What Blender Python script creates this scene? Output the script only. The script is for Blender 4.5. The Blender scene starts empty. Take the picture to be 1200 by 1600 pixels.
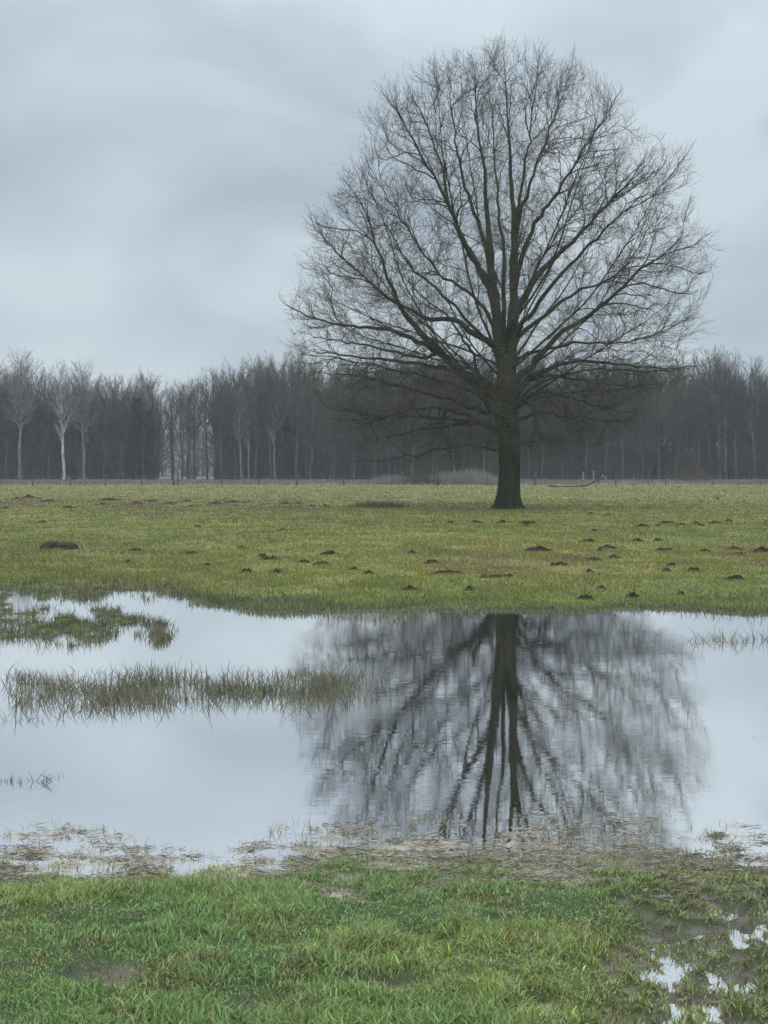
import bpy, math, random
import numpy as np
from mathutils import Vector

random.seed(7)
rng = np.random.default_rng(11)
scene = bpy.context.scene
R = math.radians

# ------------------------------------------------------------------ camera, sky, sun, exposure
CAM_H, FPX, HOR = 1.65, 2800.0, 735.0       # eye height, focal length in photo pixels, horizon row of the photo
PITCH = math.atan((800 - HOR) / FPX)
cam_d = bpy.data.cameras.new('camera')
cam = bpy.data.objects.new('camera', cam_d)
scene.collection.objects.link(cam)
cam.location = (0, 0, CAM_H)
cam.rotation_euler = (math.pi / 2 - PITCH, 0, 0)
cam_d.sensor_fit = 'VERTICAL'
cam_d.sensor_height = 36.0
cam_d.lens = 36.0 * FPX / 1600.0
cam_d.clip_start = 0.1
cam_d.clip_end = 5000
scene.camera = cam

SUN_EL, SUN_AZ = R(48), R(200)
world = bpy.data.worlds.new('World')
scene.world = world
world.use_nodes = True
nt = world.node_tree
nt.nodes.clear()


def N(tree, kind, **kw):
    n = tree.nodes.new(kind)
    for k, v in kw.items():
        if k.startswith('i_'):
            n.inputs[k[2:].replace('_', ' ')].default_value = v
        else:
            setattr(n, k, v)
    return n


def ramp(tree, stops, interp='LINEAR'):
    n = tree.nodes.new('ShaderNodeValToRGB')
    n.color_ramp.interpolation = interp
    e = n.color_ramp.elements
    while len(e) < len(stops):
        e.new(0.5)
    for el, (p, c) in zip(e, stops):
        el.position = p
        el.color = (*c, 1) if len(c) == 3 else c
    return n


L = nt.links.new
tc = N(nt, 'ShaderNodeTexCoord')
mp = N(nt, 'ShaderNodeMapping')
mp.inputs['Scale'].default_value = (1.0, 1.0, 1.9)
mp.inputs['Location'].default_value = (0.35, 0.0, 0.13)
L(tc.outputs['Generated'], mp.inputs['Vector'])
cl1 = N(nt, 'ShaderNodeTexNoise', i_Scale=6.5, i_Detail=3.0, i_Roughness=0.42, i_Distortion=0.4)
L(mp.outputs[0], cl1.inputs['Vector'])
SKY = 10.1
cr = ramp(nt, [(0.36, (0.345, 0.405, 0.470)), (0.50, (0.410, 0.472, 0.530)), (0.62, (0.490, 0.552, 0.600))])
L(cl1.outputs['Fac'], cr.inputs['Fac'])
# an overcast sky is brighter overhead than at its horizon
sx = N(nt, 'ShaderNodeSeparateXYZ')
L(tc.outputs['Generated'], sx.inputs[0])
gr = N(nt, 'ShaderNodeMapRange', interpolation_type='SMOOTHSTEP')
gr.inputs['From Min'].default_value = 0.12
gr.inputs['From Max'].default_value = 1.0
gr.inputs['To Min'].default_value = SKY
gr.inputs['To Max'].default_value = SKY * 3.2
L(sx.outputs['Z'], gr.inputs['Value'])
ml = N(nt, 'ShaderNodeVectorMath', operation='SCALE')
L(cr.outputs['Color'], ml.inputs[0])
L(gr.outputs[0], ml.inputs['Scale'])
skyn = N(nt, 'ShaderNodeTexSky', sky_type='NISHITA', sun_disc=False)
skyn.sun_elevation = SUN_EL
skyn.sun_rotation = SUN_AZ
mx = N(nt, 'ShaderNodeMix', data_type='RGBA')
mx.inputs['Factor'].default_value = 0.94
L(skyn.outputs[0], mx.inputs['A'])
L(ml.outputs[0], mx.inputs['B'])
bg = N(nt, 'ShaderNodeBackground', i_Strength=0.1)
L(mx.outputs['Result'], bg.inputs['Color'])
wo = N(nt, 'ShaderNodeOutputWorld')
L(bg.outputs[0], wo.inputs['Surface'])

sun_d = bpy.data.lights.new('sun', 'SUN')
sun_d.energy = 0.7
sun_d.angle = R(25)
sun_d.color = (1.0, 0.97, 0.92)
sun = bpy.data.objects.new('sun', sun_d)
scene.collection.objects.link(sun)
# Nishita: rotation 0 puts the sun on +Y, growing clockwise seen from above
sdir = Vector((math.sin(SUN_AZ) * math.cos(SUN_EL), math.cos(SUN_AZ) * math.cos(SUN_EL), math.sin(SUN_EL)))
sun.rotation_euler = sdir.to_track_quat('Z', 'Y').to_euler()
sun.location = (0, -20, 60)

scene.view_settings.view_transform = 'Standard'
scene.view_settings.look = 'None'
scene.view_settings.exposure = 0.29
scene.view_settings.gamma = 1.0
scene.view_settings.use_curve_mapping = False
scene.render.engine = 'CYCLES'
cy = scene.cycles
cy.use_denoising = True
cy.max_bounces = 6
cy.diffuse_bounces = 3
cy.glossy_bounces = 3
cy.transmission_bounces = 3
cy.transparent_max_bounces = 8
cy.volume_bounces = 1
cy.use_adaptive_sampling = True
cy.adaptive_threshold = 0.01


# ------------------------------------------------------------------ helpers
def g(px, py, h=CAM_H):
    """Ground point seen at photo pixel px, py."""
    a = math.atan((py - 800) / FPX) + PITCH
    D = h / math.tan(a)
    return (px - 600) / FPX * D, D


def hash2(ix, iy, seed):
    h = (ix.astype(np.int64) * 374761393 + iy.astype(np.int64) * 668265263 + seed * 2147483647) & 0xFFFFFFFF
    h = ((h ^ (h >> 13)) * 1274126177) & 0xFFFFFFFF
    h = (h ^ (h >> 16)) & 0xFFFFFFFF
    return h / 4294967295.0


def vnoise(x, y, seed=0):
    x = np.asarray(x, float); y = np.asarray(y, float)
    ix = np.floor(x); iy = np.floor(y)
    fx = x - ix; fy = y - iy
    fx = fx * fx * (3 - 2 * fx); fy = fy * fy * (3 - 2 * fy)
    a = hash2(ix, iy, seed); b = hash2(ix + 1, iy, seed)
    c = hash2(ix, iy + 1, seed); d = hash2(ix + 1, iy + 1, seed)
    return (a + (b - a) * fx) * (1 - fy) + (c + (d - c) * fx) * fy


def fbm(x, y, seed=0, oct=3):
    s = 0; a = 1; t = 0
    for k in range(oct):
        s = s + a * vnoise(x * 2 ** k + 17.3 * k, y * 2 ** k + 9.1 * k, seed + k); t += a; a *= 0.5
    return s / t                      # 0..1


def sstep(a, b, x):
    t = np.clip((x - a) / (b - a), 0, 1)
    return t * t * (3 - 2 * t)


def link(o, parent=None):
    scene.collection.objects.link(o)
    if parent is not None:
        o.parent = parent
    return o


def mesh_np(name, V, F, mat, cols=None, smooth=False):
    me = bpy.data.meshes.new(name)
    V = np.asarray(V, np.float32); F = np.asarray(F, np.int32)
    k = F.shape[1]
    me.vertices.add(len(V)); me.vertices.foreach_set('co', V.ravel())
    me.loops.add(F.size); me.loops.foreach_set('vertex_index', F.ravel())
    me.polygons.add(len(F))
    me.polygons.foreach_set('loop_start', np.arange(0, F.size, k, dtype=np.int32))
    me.polygons.foreach_set('loop_total', np.full(len(F), k, np.int32))
    if smooth:
        me.polygons.foreach_set('use_smooth', np.ones(len(F), bool))
    if cols is not None:
        at = me.color_attributes.new('Col', 'FLOAT_COLOR', 'POINT')
        c4 = np.ones((len(V), 4), np.float32); c4[:, :cols.shape[1]] = cols
        at.data.foreach_set('color', c4.ravel())
    me.update()
    if mat:
        me.materials.append(mat)
    return me


def obj(name, me, parent=None, **props):
    o = bpy.data.objects.new(name, me)
    link(o, parent)
    for k, v in props.items():
        o[k] = v
    return o


def empty(name, loc, label, cat, group=None):
    o = bpy.data.objects.new(name, None)
    o.empty_display_size = 0.2
    o.location = loc
    link(o)
    o['label'] = label; o['category'] = cat
    if group:
        o['group'] = group
    return o


def join(parts):
    """parts: list of (V, F[, C])."""
    Vs, Fs, Cs, n = [], [], [], 0
    for p in parts:
        Vs.append(p[0]); Fs.append(p[1] + n); n += len(p[0])
        if len(p) > 2:
            Cs.append(p[2])
    return np.vstack(Vs), np.vstack(Fs), (np.vstack(Cs) if Cs else None)


def norm(v):
    return v / np.maximum(np.linalg.norm(v, axis=-1, keepdims=True), 1e-9)


def tubes(P, Rd, k, cap=False):
    """P (N,S,3), Rd (N,S) -> verts, quads."""
    P = np.asarray(P, float); Rd = np.asarray(Rd, float)
    n, s, _ = P.shape
    T = np.empty_like(P)
    T[:, 1:-1] = P[:, 2:] - P[:, :-2]; T[:, 0] = P[:, 1] - P[:, 0]; T[:, -1] = P[:, -1] - P[:, -2]
    T = norm(T)
    tm = norm(T.mean(1))
    ref = np.where(np.abs(tm[:, 2:3]) > 0.8, np.array([[1.0, 0, 0]]), np.array([[0, 0, 1.0]]))
    a = norm(np.cross(tm, ref))[:, None, :]
    a = norm(a - (a * T).sum(-1, keepdims=True) * T)
    b = np.cross(T, a)
    th = np.arange(k) / k * 2 * math.pi
    V = P[:, :, None, :] + Rd[:, :, None, None] * (a[:, :, None, :] * np.cos(th)[None, None, :, None] + b[:, :, None, :] * np.sin(th)[None, None, :, None])
    idx = np.arange(n * s * k).reshape(n, s, k)
    q = np.stack([idx[:, :-1, :], np.roll(idx, -1, 2)[:, :-1, :], np.roll(idx, -1, 2)[:, 1:, :], idx[:, 1:, :]], -1)
    return V.reshape(-1, 3), q.reshape(-1, 4)


# ------------------------------------------------------------------ materials
def new_mat(name):
    m = bpy.data.materials.new(name)
    m.use_nodes = True
    t = m.node_tree
    t.nodes.clear()
    out = N(t, 'ShaderNodeOutputMaterial')
    return m, t, out


def mat_noise(name, c1, c2, scale=8.0, rough=0.9, bump=0.0, bscale=None, stretch=(1, 1, 1), detail=5, spec=0.2, c3=None, vary=False):
    m, t, out = new_mat(name)
    tc = N(t, 'ShaderNodeTexCoord'); mp = N(t, 'ShaderNodeMapping'); mp.inputs['Scale'].default_value = stretch
    t.links.new(tc.outputs['Object'], mp.inputs['Vector'])
    nz = N(t, 'ShaderNodeTexNoise', i_Scale=scale, i_Detail=float(detail), i_Roughness=0.6)
    t.links.new(mp.outputs[0], nz.inputs['Vector'])
    st = [(0.35, c1), (0.65, c2)] if c3 is None else [(0.32, c1), (0.5, c2), (0.68, c3)]
    rp = ramp(t, st)
    t.links.new(nz.outputs['Fac'], rp.inputs['Fac'])
    b = N(t, 'ShaderNodeBsdfPrincipled')
    b.inputs['Roughness'].default_value = rough
    b.inputs['Specular IOR Level'].default_value = spec
    if vary:      # every tree has its own tone
        oi = N(t, 'ShaderNodeObjectInfo')
        vr = ramp(t, [(0.0, (.55, .55, .50)), (.3, (1.1, .95, .80)), (.55, (.75, .80, .70)), (.8, (1.3, 1.12, 1.05)), (1.0, (1.6, 1.35, 1.15))])
        t.links.new(oi.outputs['Random'], vr.inputs['Fac'])
        vm = N(t, 'ShaderNodeMix', data_type='RGBA', blend_type='MULTIPLY'); vm.inputs['Factor'].default_value = 1
        t.links.new(rp.outputs['Color'], vm.inputs['A']); t.links.new(vr.outputs['Color'], vm.inputs['B'])
        t.links.new(vm.outputs['Result'], b.inputs['Base Color'])
    else:
        t.links.new(rp.outputs['Color'], b.inputs['Base Color'])
    if bump:
        n2 = N(t, 'ShaderNodeTexNoise', i_Scale=bscale or scale * 3, i_Detail=6.0, i_Roughness=0.65)
        t.links.new(mp.outputs[0], n2.inputs['Vector'])
        bp = N(t, 'ShaderNodeBump', i_Strength=1.0, i_Distance=bump)
        t.links.new(n2.outputs['Fac'], bp.inputs['Height'])
        t.links.new(bp.outputs[0], b.inputs['Normal'])
    t.links.new(b.outputs[0], out.inputs['Surface'])
    return m


def mat_blades(name, transl=0.35, gloss=0.08):
    """Leaf blades: colour from the mesh's own colour attribute, light passes through them."""
    m, t, out = new_mat(name)
    at = N(t, 'ShaderNodeAttribute', attribute_name='Col')
    d = N(t, 'ShaderNodeBsdfDiffuse'); tr = N(t, 'ShaderNodeBsdfTranslucent'); gl = N(t, 'ShaderNodeBsdfGlossy', i_Roughness=0.45)
    t.links.new(at.outputs['Color'], d.inputs['Color']); t.links.new(at.outputs['Color'], tr.inputs['Color'])
    m1 = N(t, 'ShaderNodeMixShader', i_Fac=transl); m2 = N(t, 'ShaderNodeMixShader', i_Fac=gloss)
    t.links.new(d.outputs[0], m1.inputs[1]); t.links.new(tr.outputs[0], m1.inputs[2])
    t.links.new(m1.outputs[0], m2.inputs[1]); t.links.new(gl.outputs[0], m2.inputs[2])
    t.links.new(m2.outputs[0], out.inputs['Surface'])
    return m


M_BLADE = mat_blades('living_grass', 0.38, 0.04)
M_STRAW = mat_blades('dead_grass', 0.25, 0.05)
M_SEDGE = mat_blades('sedge', 0.2, 0.05)
M_SOIL = mat_noise('dug_soil', (0.024, 0.018, 0.012), (0.066, 0.050, 0.034), 14, 0.95, 0.02, 40)
M_BARK = mat_noise('oak_bark', (0.030, 0.026, 0.019), (0.052, 0.050, 0.030), 3.0, 0.95, 0.05, 9, (1, 1, 0.25), 6, 0.1, (0.045, 0.060, 0.026))
M_TWIG = mat_noise('oak_twigs', (0.078, 0.070, 0.054), (0.128, 0.114, 0.088), 1.5, 0.9)
M_FBARK = mat_noise('wood_bark', (0.045, 0.042, 0.036), (0.10, 0.095, 0.08), 0.6, 0.95, 0, None, (1, 1, 0.3))
M_FTWIG = mat_noise('wood_twigs', (0.055, 0.043, 0.038), (0.110, 0.084, 0.073), 0.3, 0.9, vary=True)
M_FTWIG2 = mat_noise('brown_twigs', (0.075, 0.058, 0.038), (0.125, 0.098, 0.062), 0.3, 0.9, vary=True)
M_BIRCH = mat_noise('birch_bark', (0.16, 0.15, 0.14), (0.60, 0.58, 0.55), 1.6, 0.8, 0, None, (1, 1, 0.6), 4, 0.2)
M_BIRCH2 = mat_noise('dull_birch_bark', (0.08, 0.075, 0.07), (0.22, 0.21, 0.19), 1.2, 0.9, 0, None, (1, 1, 0.5), 4, 0.2)
M_BTWIG = mat_noise('birch_twigs', (0.22, 0.175, 0.175), (0.32, 0.265, 0.27), 0.4, 0.9)
M_PINE = mat_noise('pine_needles', (0.018, 0.028, 0.018), (0.035, 0.050, 0.030), 0.8, 0.9)
M_POST = mat_noise('weathered_post', (0.045, 0.042, 0.036), (0.12, 0.11, 0.095), 4, 0.9, 0.01)
M_PALEWOOD = mat_noise('pale_dead_wood', (0.16, 0.15, 0.13), (0.28, 0.27, 0.24), 3, 0.9, 0.01)
M_DARKWOOD = mat_noise('dark_dead_wood', (0.035, 0.03, 0.024), (0.07, 0.06, 0.05), 3, 0.9, 0.01)
M_WIRE = mat_noise('fence_wire', (0.12, 0.12, 0.12), (0.2, 0.19, 0.18), 3, 0.6)
M_SCRUB = mat_noise('scrub_twigs', (0.19, 0.17, 0.14), (0.30, 0.27, 0.23), 0.6, 0.9)

# ------------------------------------------------------------------ terrain: the meadow, its pond basin and the flooded hollows
WATER = -0.07
_v = np.array([735, 760, 890, 925, 942, 951, 962, 990, 1060, 1180, 1236, 1268, 1300, 1326, 1352, 1400, 1700, 3000], float)
_h = np.array([0.07, 0.07, 0.06, 0.04, 0.012, -0.015, -0.035, -0.07, -0.09, -0.09, -0.045, -0.014, -0.009, -0.002, 0.02, 0.06, 0.07, 0.07])


def uv(x, y):
    y = np.maximum(y, 0.5)
    return 600 + FPX * x / y, HOR + CAM_H * FPX / y


def blob(u, v, cu, cv, su, sv):
    return np.exp(-(((u - cu) / su) ** 2 + ((v - cv) / sv) ** 2))


def height(x, y):
    """Height of the ground in metres; the pond stands at WATER."""
    x = np.asarray(x, float); y = np.asarray(y, float)
    u, v = uv(x, y)
    near = sstep(1150, 1300, v)
    wob = (fbm(x * 0.9, y * 0.35, 3, 3) - 0.5)
    vv = v + wob * (24 + 62 * near) * (sstep(900, 930, v)) * (1 - sstep(1420, 1500, v))
    # the near shore: a tongue of water reaches in at 330, the bank stands out at 520 and 150
    vv = vv + near * (-26 * blob(u, v, 330, 1300, 75, 60) + 16 * blob(u, v, 530, 1290, 110, 50) + 14 * blob(u, v, 110, 1280, 130, 50)
                      - 16 * blob(u, v, 1080, 1300, 90, 40) - 12 * blob(u, v, 800, 1300, 150, 60) + 22 * blob(u, v, 1200, 1300, 60, 40))
    h = np.interp(vv, _v, _h)
    # far left: half flooded grass, an islet strip in front of it
    fl = (1 - sstep(235, 350, u + 60 * (fbm(x * .7, y * .2, 5) - .5))) * sstep(903, 915, v) * (1 - sstep(996, 1012, v))
    patch = (fbm(x * 4.5, y * 2.0, 8, 4) - 0.5) * 0.17
    lh = np.interp(v, [900, 912, 940, 952, 962, 978, 992, 1002], [0.03, -0.026, -0.032, -0.020, 0.002, -0.006, -0.028, -0.06])
    h = h * (1 - fl) + (lh + patch) * fl
    # shallow bars just off the far shore
    h = h + 0.030 * blob(u, v, 385, 988, 80, 8) - 0.05 * blob(u, v, 300, 972, 55, 30) + 0.026 * blob(u, v, 640, 958, 400, 7) * (fbm(x * .8, y * .5, 21) - .25) * 2
    # ridge carrying the sedges
    h = h + (0.078 * np.exp(-((v - 1068 - 10 * (fbm(x * .5, 0 * y, 13) - .5)) / 15) ** 2)) * sstep(0, 60, u) * (1 - sstep(500, 620, u))
    # wet ground at the right of the foreground
    wet = sstep(860, 1060, u + 190 * (fbm(x * 1.8, y * 1.2, 31) - .5)) * sstep(1345, 1400, v) * (1 - 0.35 * sstep(1560, 1640, v))
    wet = np.clip(wet, 0, 1)
    ph = 0.003 + 0.14 * (fbm(x * 17, y * 10, 33, 3) - 0.5) + 0.012 * (fbm(x * 3, y * 2, 37, 2) - .5)
    h = h * (1 - wet) + ph * wet
    # small puddles and bare hollows in the near turf
    for (cu, cv, su, sv, d) in ((598, 1531, 62, 9, .075), (160, 1520, 50, 15, .045), (372, 1573, 30, 12, .045),
                                (850, 1560, 30, 14, .07), (645, 1455, 26, 12, .065), (525, 1383, 34, 8, .05), (195, 1362, 50, 7, .05), (690, 1470, 20, 10, .05)):
        h = h - d * blob(u, v, cu, cv, su, sv)
    bank = sstep(1248, 1285, v) * (1 - sstep(1350, 1380, v))
    h = h + bank * 0.050 * (fbm(x * 8, y * 26, 47, 4) - 0.5)
    # micro relief
    sh = sstep(900, 950, v)
    h = h + sh * (0.034 * (fbm(x * 7, y * 5, 41, 3) - 0.5) * (0.35 + 0.65 * near)) * (1 - 0.2 * wet)
    h = h + (1 - sstep(925, 945, v)) * (0.075 * (fbm(x * 0.9, y * 0.55, 45, 3) - 0.5))
    turf = sstep(1350, 1400, v) * (1 - wet)
    h = h + turf * 0.055 * (fbm(x * 3.2, y * 3.2, 51, 3) - 0.5)
    return h + WATER


def grid_axis(stops):
    out = [stops[0][0]]
    for (a, s0), (b, s1) in zip(stops[:-1], stops[1:]):
        while out[-1] < b - 1e-6:
            t = (out[-1] - a) / (b - a)
            out.append(out[-1] + s0 + (s1 - s0) * t)
        out[-1] = b
    return np.array(out)


half = grid_axis([(0, .027), (1.6, .036), (6, .10), (20, .6), (90, 5), (700, 60)])
gx = np.concatenate([-half[::-1], half[1:]])
gy = np.concatenate([-grid_axis([(-4.6, .5), (40, 8), (60, 20)])[::-1][:-1], grid_axis([(4.6, .028), (8.8, .026), (12, .09), (20, .10), (22, .075), (25, .10), (60, .6), (120, 3), (300, 6), (700, 50)])])
gy = np.unique(np.round(gy, 4))


def field_col(x, y):
    """Albedo of the meadow's vegetation at x, y (a real colour: yellow, brown and fresh green swards)."""
    u, v = uv(x, y)
    n1 = fbm(x * 0.12, y * 0.055, 61, 4)[..., None]
    n2 = fbm(x * 0.5, y * 0.16, 67, 3)[..., None]
    n3 = fbm(x * 1.6, y * 0.7, 71, 3)[..., None]
    green = np.array([0.158, 0.168, 0.036]); yellow = np.array([0.205, 0.200, 0.048]); brown = np.array([0.185, 0.145, 0.060]); fresh = np.array([0.130, 0.176, 0.034])
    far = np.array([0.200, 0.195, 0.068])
    c = green + (yellow - green) * sstep(.40, .62, n1)
    c = c + (brown - c) * sstep(.50, .68, n2) * 0.55
    c = c + (fresh - c) * sstep(.52, .70, n3) * 0.5
    w = (sstep(895, 925, v) * (1 - sstep(960, 990, v)))[..., None]
    c = c + (fresh * 0.95 - c) * w * 0.55
    wb = (np.exp(-((v - 876) / 14) ** 2) * (0.25 + .75 * sstep(500, 800, u)))[..., None]
    c = c + (np.array([.155, .112, .050]) - c) * wb * 0.45 * sstep(.38, .55, n3)
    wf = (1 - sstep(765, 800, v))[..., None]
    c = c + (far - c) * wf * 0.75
    wr = (np.exp(-((v - 788) / 9) ** 2) * (1 - sstep(650, 800, u)))[..., None]
    c = c + (np.array([.135, .088, .048]) - c) * wr * 0.7 * sstep(.35, .6, n2)
    return c * (0.85 + 0.3 * fbm(x * 3, y * 1.2, 77, 2)[..., None])


def near_col(x, y):
    n1 = fbm(x * 1.3, y * 1.3, 81, 3)[..., None]
    n2 = fbm(x * 4.0, y * 4.0, 85, 3)[..., None]
    u, v = uv(x, y)
    c = np.array([0.140, 0.265, 0.075]) + (np.array([0.225, 0.305, 0.082]) - np.array([0.140, 0.265, 0.075])) * sstep(.42, .70, n1)
    c = c + (np.array([0.200, 0.160, 0.065]) - c) * sstep(.64, .78, n2) * 0.5
    w = (sstep(820, 1080, u))[..., None]
    c = c + (np.array([0.165, 0.165, 0.060]) - c) * w * 0.6
    return c


def ground_col(x, y, h):
    u, v = uv(x, y)
    d = h - WATER
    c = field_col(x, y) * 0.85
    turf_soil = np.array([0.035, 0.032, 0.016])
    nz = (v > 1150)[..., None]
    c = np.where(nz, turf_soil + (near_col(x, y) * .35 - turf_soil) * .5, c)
    mud = np.array([0.31, 0.275, 0.235]) * (0.30 + 1.3 * fbm(x * 14, y * 30, 91, 3)[..., None])
    wm = (1 - sstep(0.010, 0.030, d))[..., None]
    wetz = sstep(850, 1050, u)[..., None]
    mudn = np.where(nz, mud * (1 - .62 * wetz), np.array([0.075, 0.078, 0.040]))
    c = c + (mudn - c) * wm
    bed = np.array([0.055, 0.047, 0.034])
    wb = (1 - sstep(-0.055, -0.012, d))[..., None]
    c = c + (bed - c) * wb
    # bare wet mud in two hollows of the near turf
    bare = np.clip(blob(u, v, 160, 1520, 50, 15) * 1.6 + blob(u, v, 372, 1573, 30, 12) * 1.6 + blob(u, v, 598, 1531, 62, 10), 0, 1)[..., None]
    c = c + (np.array([.12, .105, .085]) - c) * bare
    # the dry strip before the wood
    wv = (sstep(752.5, 757.5, v))[..., None]
    c = np.where((v < 765)[..., None], np.array([.135, .120, .092]) * (1 - wv) + c * wv, c)
    return c


GX, GY = np.meshgrid(gx, gy)
GZ = height(GX, GY)
nx_, ny_ = len(gx), len(gy)
idx = np.arange(nx_ * ny_).reshape(ny_, nx_)
F = np.stack([idx[:-1, :-1], idx[:-1, 1:], idx[1:, 1:], idx[1:, :-1]], -1).reshape(-1, 4)
V = np.stack([GX, GY, GZ], -1).reshape(-1, 3)
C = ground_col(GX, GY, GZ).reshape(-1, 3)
print('ground quads', len(F))

m, t, out = new_mat('meadow_ground')
at = N(t, 'ShaderNodeAttribute', attribute_name='Col')
tcn = N(t, 'ShaderNodeTexCoord')
mpn = N(t, 'ShaderNodeMapping'); mpn.inputs['Scale'].default_value = (1, .8, 1)
t.links.new(tcn.outputs['Object'], mpn.inputs[0])
nz1 = N(t, 'ShaderNodeTexNoise', i_Scale=3.5, i_Detail=9.0, i_Roughness=0.7)
t.links.new(mpn.outputs[0], nz1.inputs['Vector'])
rp = ramp(t, [(0.3, (0.62, 0.62, 0.62)), (0.7, (1.4, 1.38, 1.3))])
t.links.new(nz1.outputs['Fac'], rp.inputs['Fac'])
mm = N(t, 'ShaderNodeMix', data_type='RGBA', blend_type='MULTIPLY'); mm.inputs['Factor'].default_value = 1
t.links.new(at.outputs['Color'], mm.inputs['A']); t.links.new(rp.outputs['Color'], mm.inputs['B'])
pb = N(t, 'ShaderNodeBsdfPrincipled'); pb.inputs['Roughness'].default_value = 0.85; pb.inputs['Specular IOR Level'].default_value = 0.25
t.links.new(mm.outputs['Result'], pb.inputs['Base Color'])
nz2 = N(t, 'ShaderNodeTexNoise', i_Scale=45.0, i_Detail=5.0)
t.links.new(mpn.outputs[0], nz2.inputs['Vector'])
bp = N(t, 'ShaderNodeBump', i_Strength=0.6, i_Distance=0.01)
t.links.new(nz2.outputs['Fac'], bp.inputs['Height']); t.links.new(bp.outputs[0], pb.inputs['Normal'])
t.links.new(pb.outputs[0], out.inputs['Surface'])
M_GROUND = m
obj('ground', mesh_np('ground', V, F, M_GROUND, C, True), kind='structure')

# ------------------------------------------------------------------ water
m, t, out = new_mat('pond_water')
tcn = N(t, 'ShaderNodeTexCoord')
mp1 = N(t, 'ShaderNodeMapping'); mp1.inputs['Scale'].default_value = (1.0, 2.2, 1)
t.links.new(tcn.outputs['Object'], mp1.inputs[0])
w1 = N(t, 'ShaderNodeTexNoise', i_Scale=3.4, i_Detail=4.0, i_Roughness=0.45, i_Distortion=0.8)
w2 = N(t, 'ShaderNodeTexNoise', i_Scale=16.0, i_Detail=2.5, i_Roughness=0.55)
t.links.new(mp1.outputs[0], w1.inputs['Vector']); t.links.new(mp1.outputs[0], w2.inputs['Vector'])
# breeze patches: ripples come and go over the pond
w3 = N(t, 'ShaderNodeTexNoise', i_Scale=0.5, i_Detail=2.0)
t.links.new(tcn.outputs['Object'], w3.inputs['Vector'])
r3 = N(t, 'ShaderNodeMapRange'); r3.inputs['From Min'].default_value = .42; r3.inputs['From Max'].default_value = .62
r3.inputs['To Min'].default_value = .12; r3.inputs['To Max'].default_value = 1.1
t.links.new(w3.outputs['Fac'], r3.inputs['Value'])
mu = N(t, 'ShaderNodeMath', operation='MULTIPLY')
t.links.new(w2.outputs['Fac'], mu.inputs[0]); t.links.new(r3.outputs[0], mu.inputs[1])
b1 = N(t, 'ShaderNodeBump', i_Strength=1.0, i_Distance=0.00028)
b2 = N(t, 'ShaderNodeBump', i_Strength=1.0, i_Distance=0.00015)
t.links.new(w1.outputs['Fac'], b1.inputs['Height']); t.links.new(mu.outputs[0], b2.inputs['Height'])
t.links.new(b1.outputs[0], b2.inputs['Normal'])
fr0 = N(t, 'ShaderNodeFresnel', i_IOR=1.45)
fr = N(t, 'ShaderNodeMath', operation='POWER'); fr.inputs[1].default_value = 0.05
t.links.new(fr0.outputs[0], fr.inputs[0])
t.links.new(b2.outputs[0], fr0.inputs['Normal'])
gl = N(t, 'ShaderNodeBsdfGlossy', i_Roughness=0.012); gl.inputs['Color'].default_value = (1, 1, 1, 1); t.links.new(b2.outputs[0], gl.inputs['Normal'])
tr = N(t, 'ShaderNodeBsdfTransparent'); tr.inputs['Color'].default_value = (0.80, 0.80, 0.74, 1)
ms = N(t, 'ShaderNodeMixShader')
t.links.new(fr.outputs[0], ms.inputs[0]); t.links.new(tr.outputs[0], ms.inputs[1]); t.links.new(gl.outputs[0], ms.inputs[2])
t.links.new(ms.outputs[0], out.inputs['Surface'])
Vw = np.array([[-34, 4.8, WATER], [34, 4.8, WATER], [34, 31, WATER], [-34, 31, WATER]])
obj('pond_water', mesh_np('pond_water', Vw, np.array([[0, 1, 2, 3]]), m), kind='structure')


# ------------------------------------------------------------------ grass blades
def blades(X, Y, Z, H, W, lean, az, segs, col, tipcol=None, face=None):
    """Curved tapering blades; returns V, quads, colours. Each blade has segs quads."""
    n = len(X)
    s = np.linspace(0, 1, segs + 1)[None, :]
    bend = lean[:, None] * (s ** 1.6)
    dx = np.cos(az)[:, None] * bend * H[:, None]; dy = np.sin(az)[:, None] * bend * H[:, None]
    zz = H[:, None] * s * np.sqrt(np.clip(1 - 0.45 * (lean[:, None] * s) ** 2, .15, 1))
    fz = (rng.uniform(0, math.pi, n) if face is None else face)[:, None]
    w = W[:, None] * 0.5 * (1 - s ** 2.2 * 0.93)
    ax = np.cos(fz) * w; ay = np.sin(fz) * w
    base = np.stack([X[:, None] + dx, Y[:, None] + dy, Z[:, None] + zz], -1)
    off = np.stack([ax, ay, np.zeros_like(ax)], -1)
    Vb = np.stack([base - off, base + off], 2)            # n, segs+1, 2, 3
    ii = np.arange(n * (segs + 1) * 2).reshape(n, segs + 1, 2)
    Fb = np.stack([ii[:, :-1, 0], ii[:, :-1, 1], ii[:, 1:, 1], ii[:, 1:, 0]], -1).reshape(-1, 4)
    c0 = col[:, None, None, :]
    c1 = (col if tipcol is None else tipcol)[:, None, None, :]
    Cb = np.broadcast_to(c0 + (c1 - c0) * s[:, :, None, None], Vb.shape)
    return Vb.reshape(-1, 3), Fb, Cb.reshape(-1, 3).copy()


def scatter_uv(n, u0, u1, v0, v1):
    """Random ground points, evenly spread as seen from the path (denser close by, sparser far off)."""
    u = rng.uniform(u0, u1, n); v = rng.uniform(v0, v1, n)
    y = CAM_H * FPX / (v - HOR)
    return (u - 600) / FPX * y, y


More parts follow.
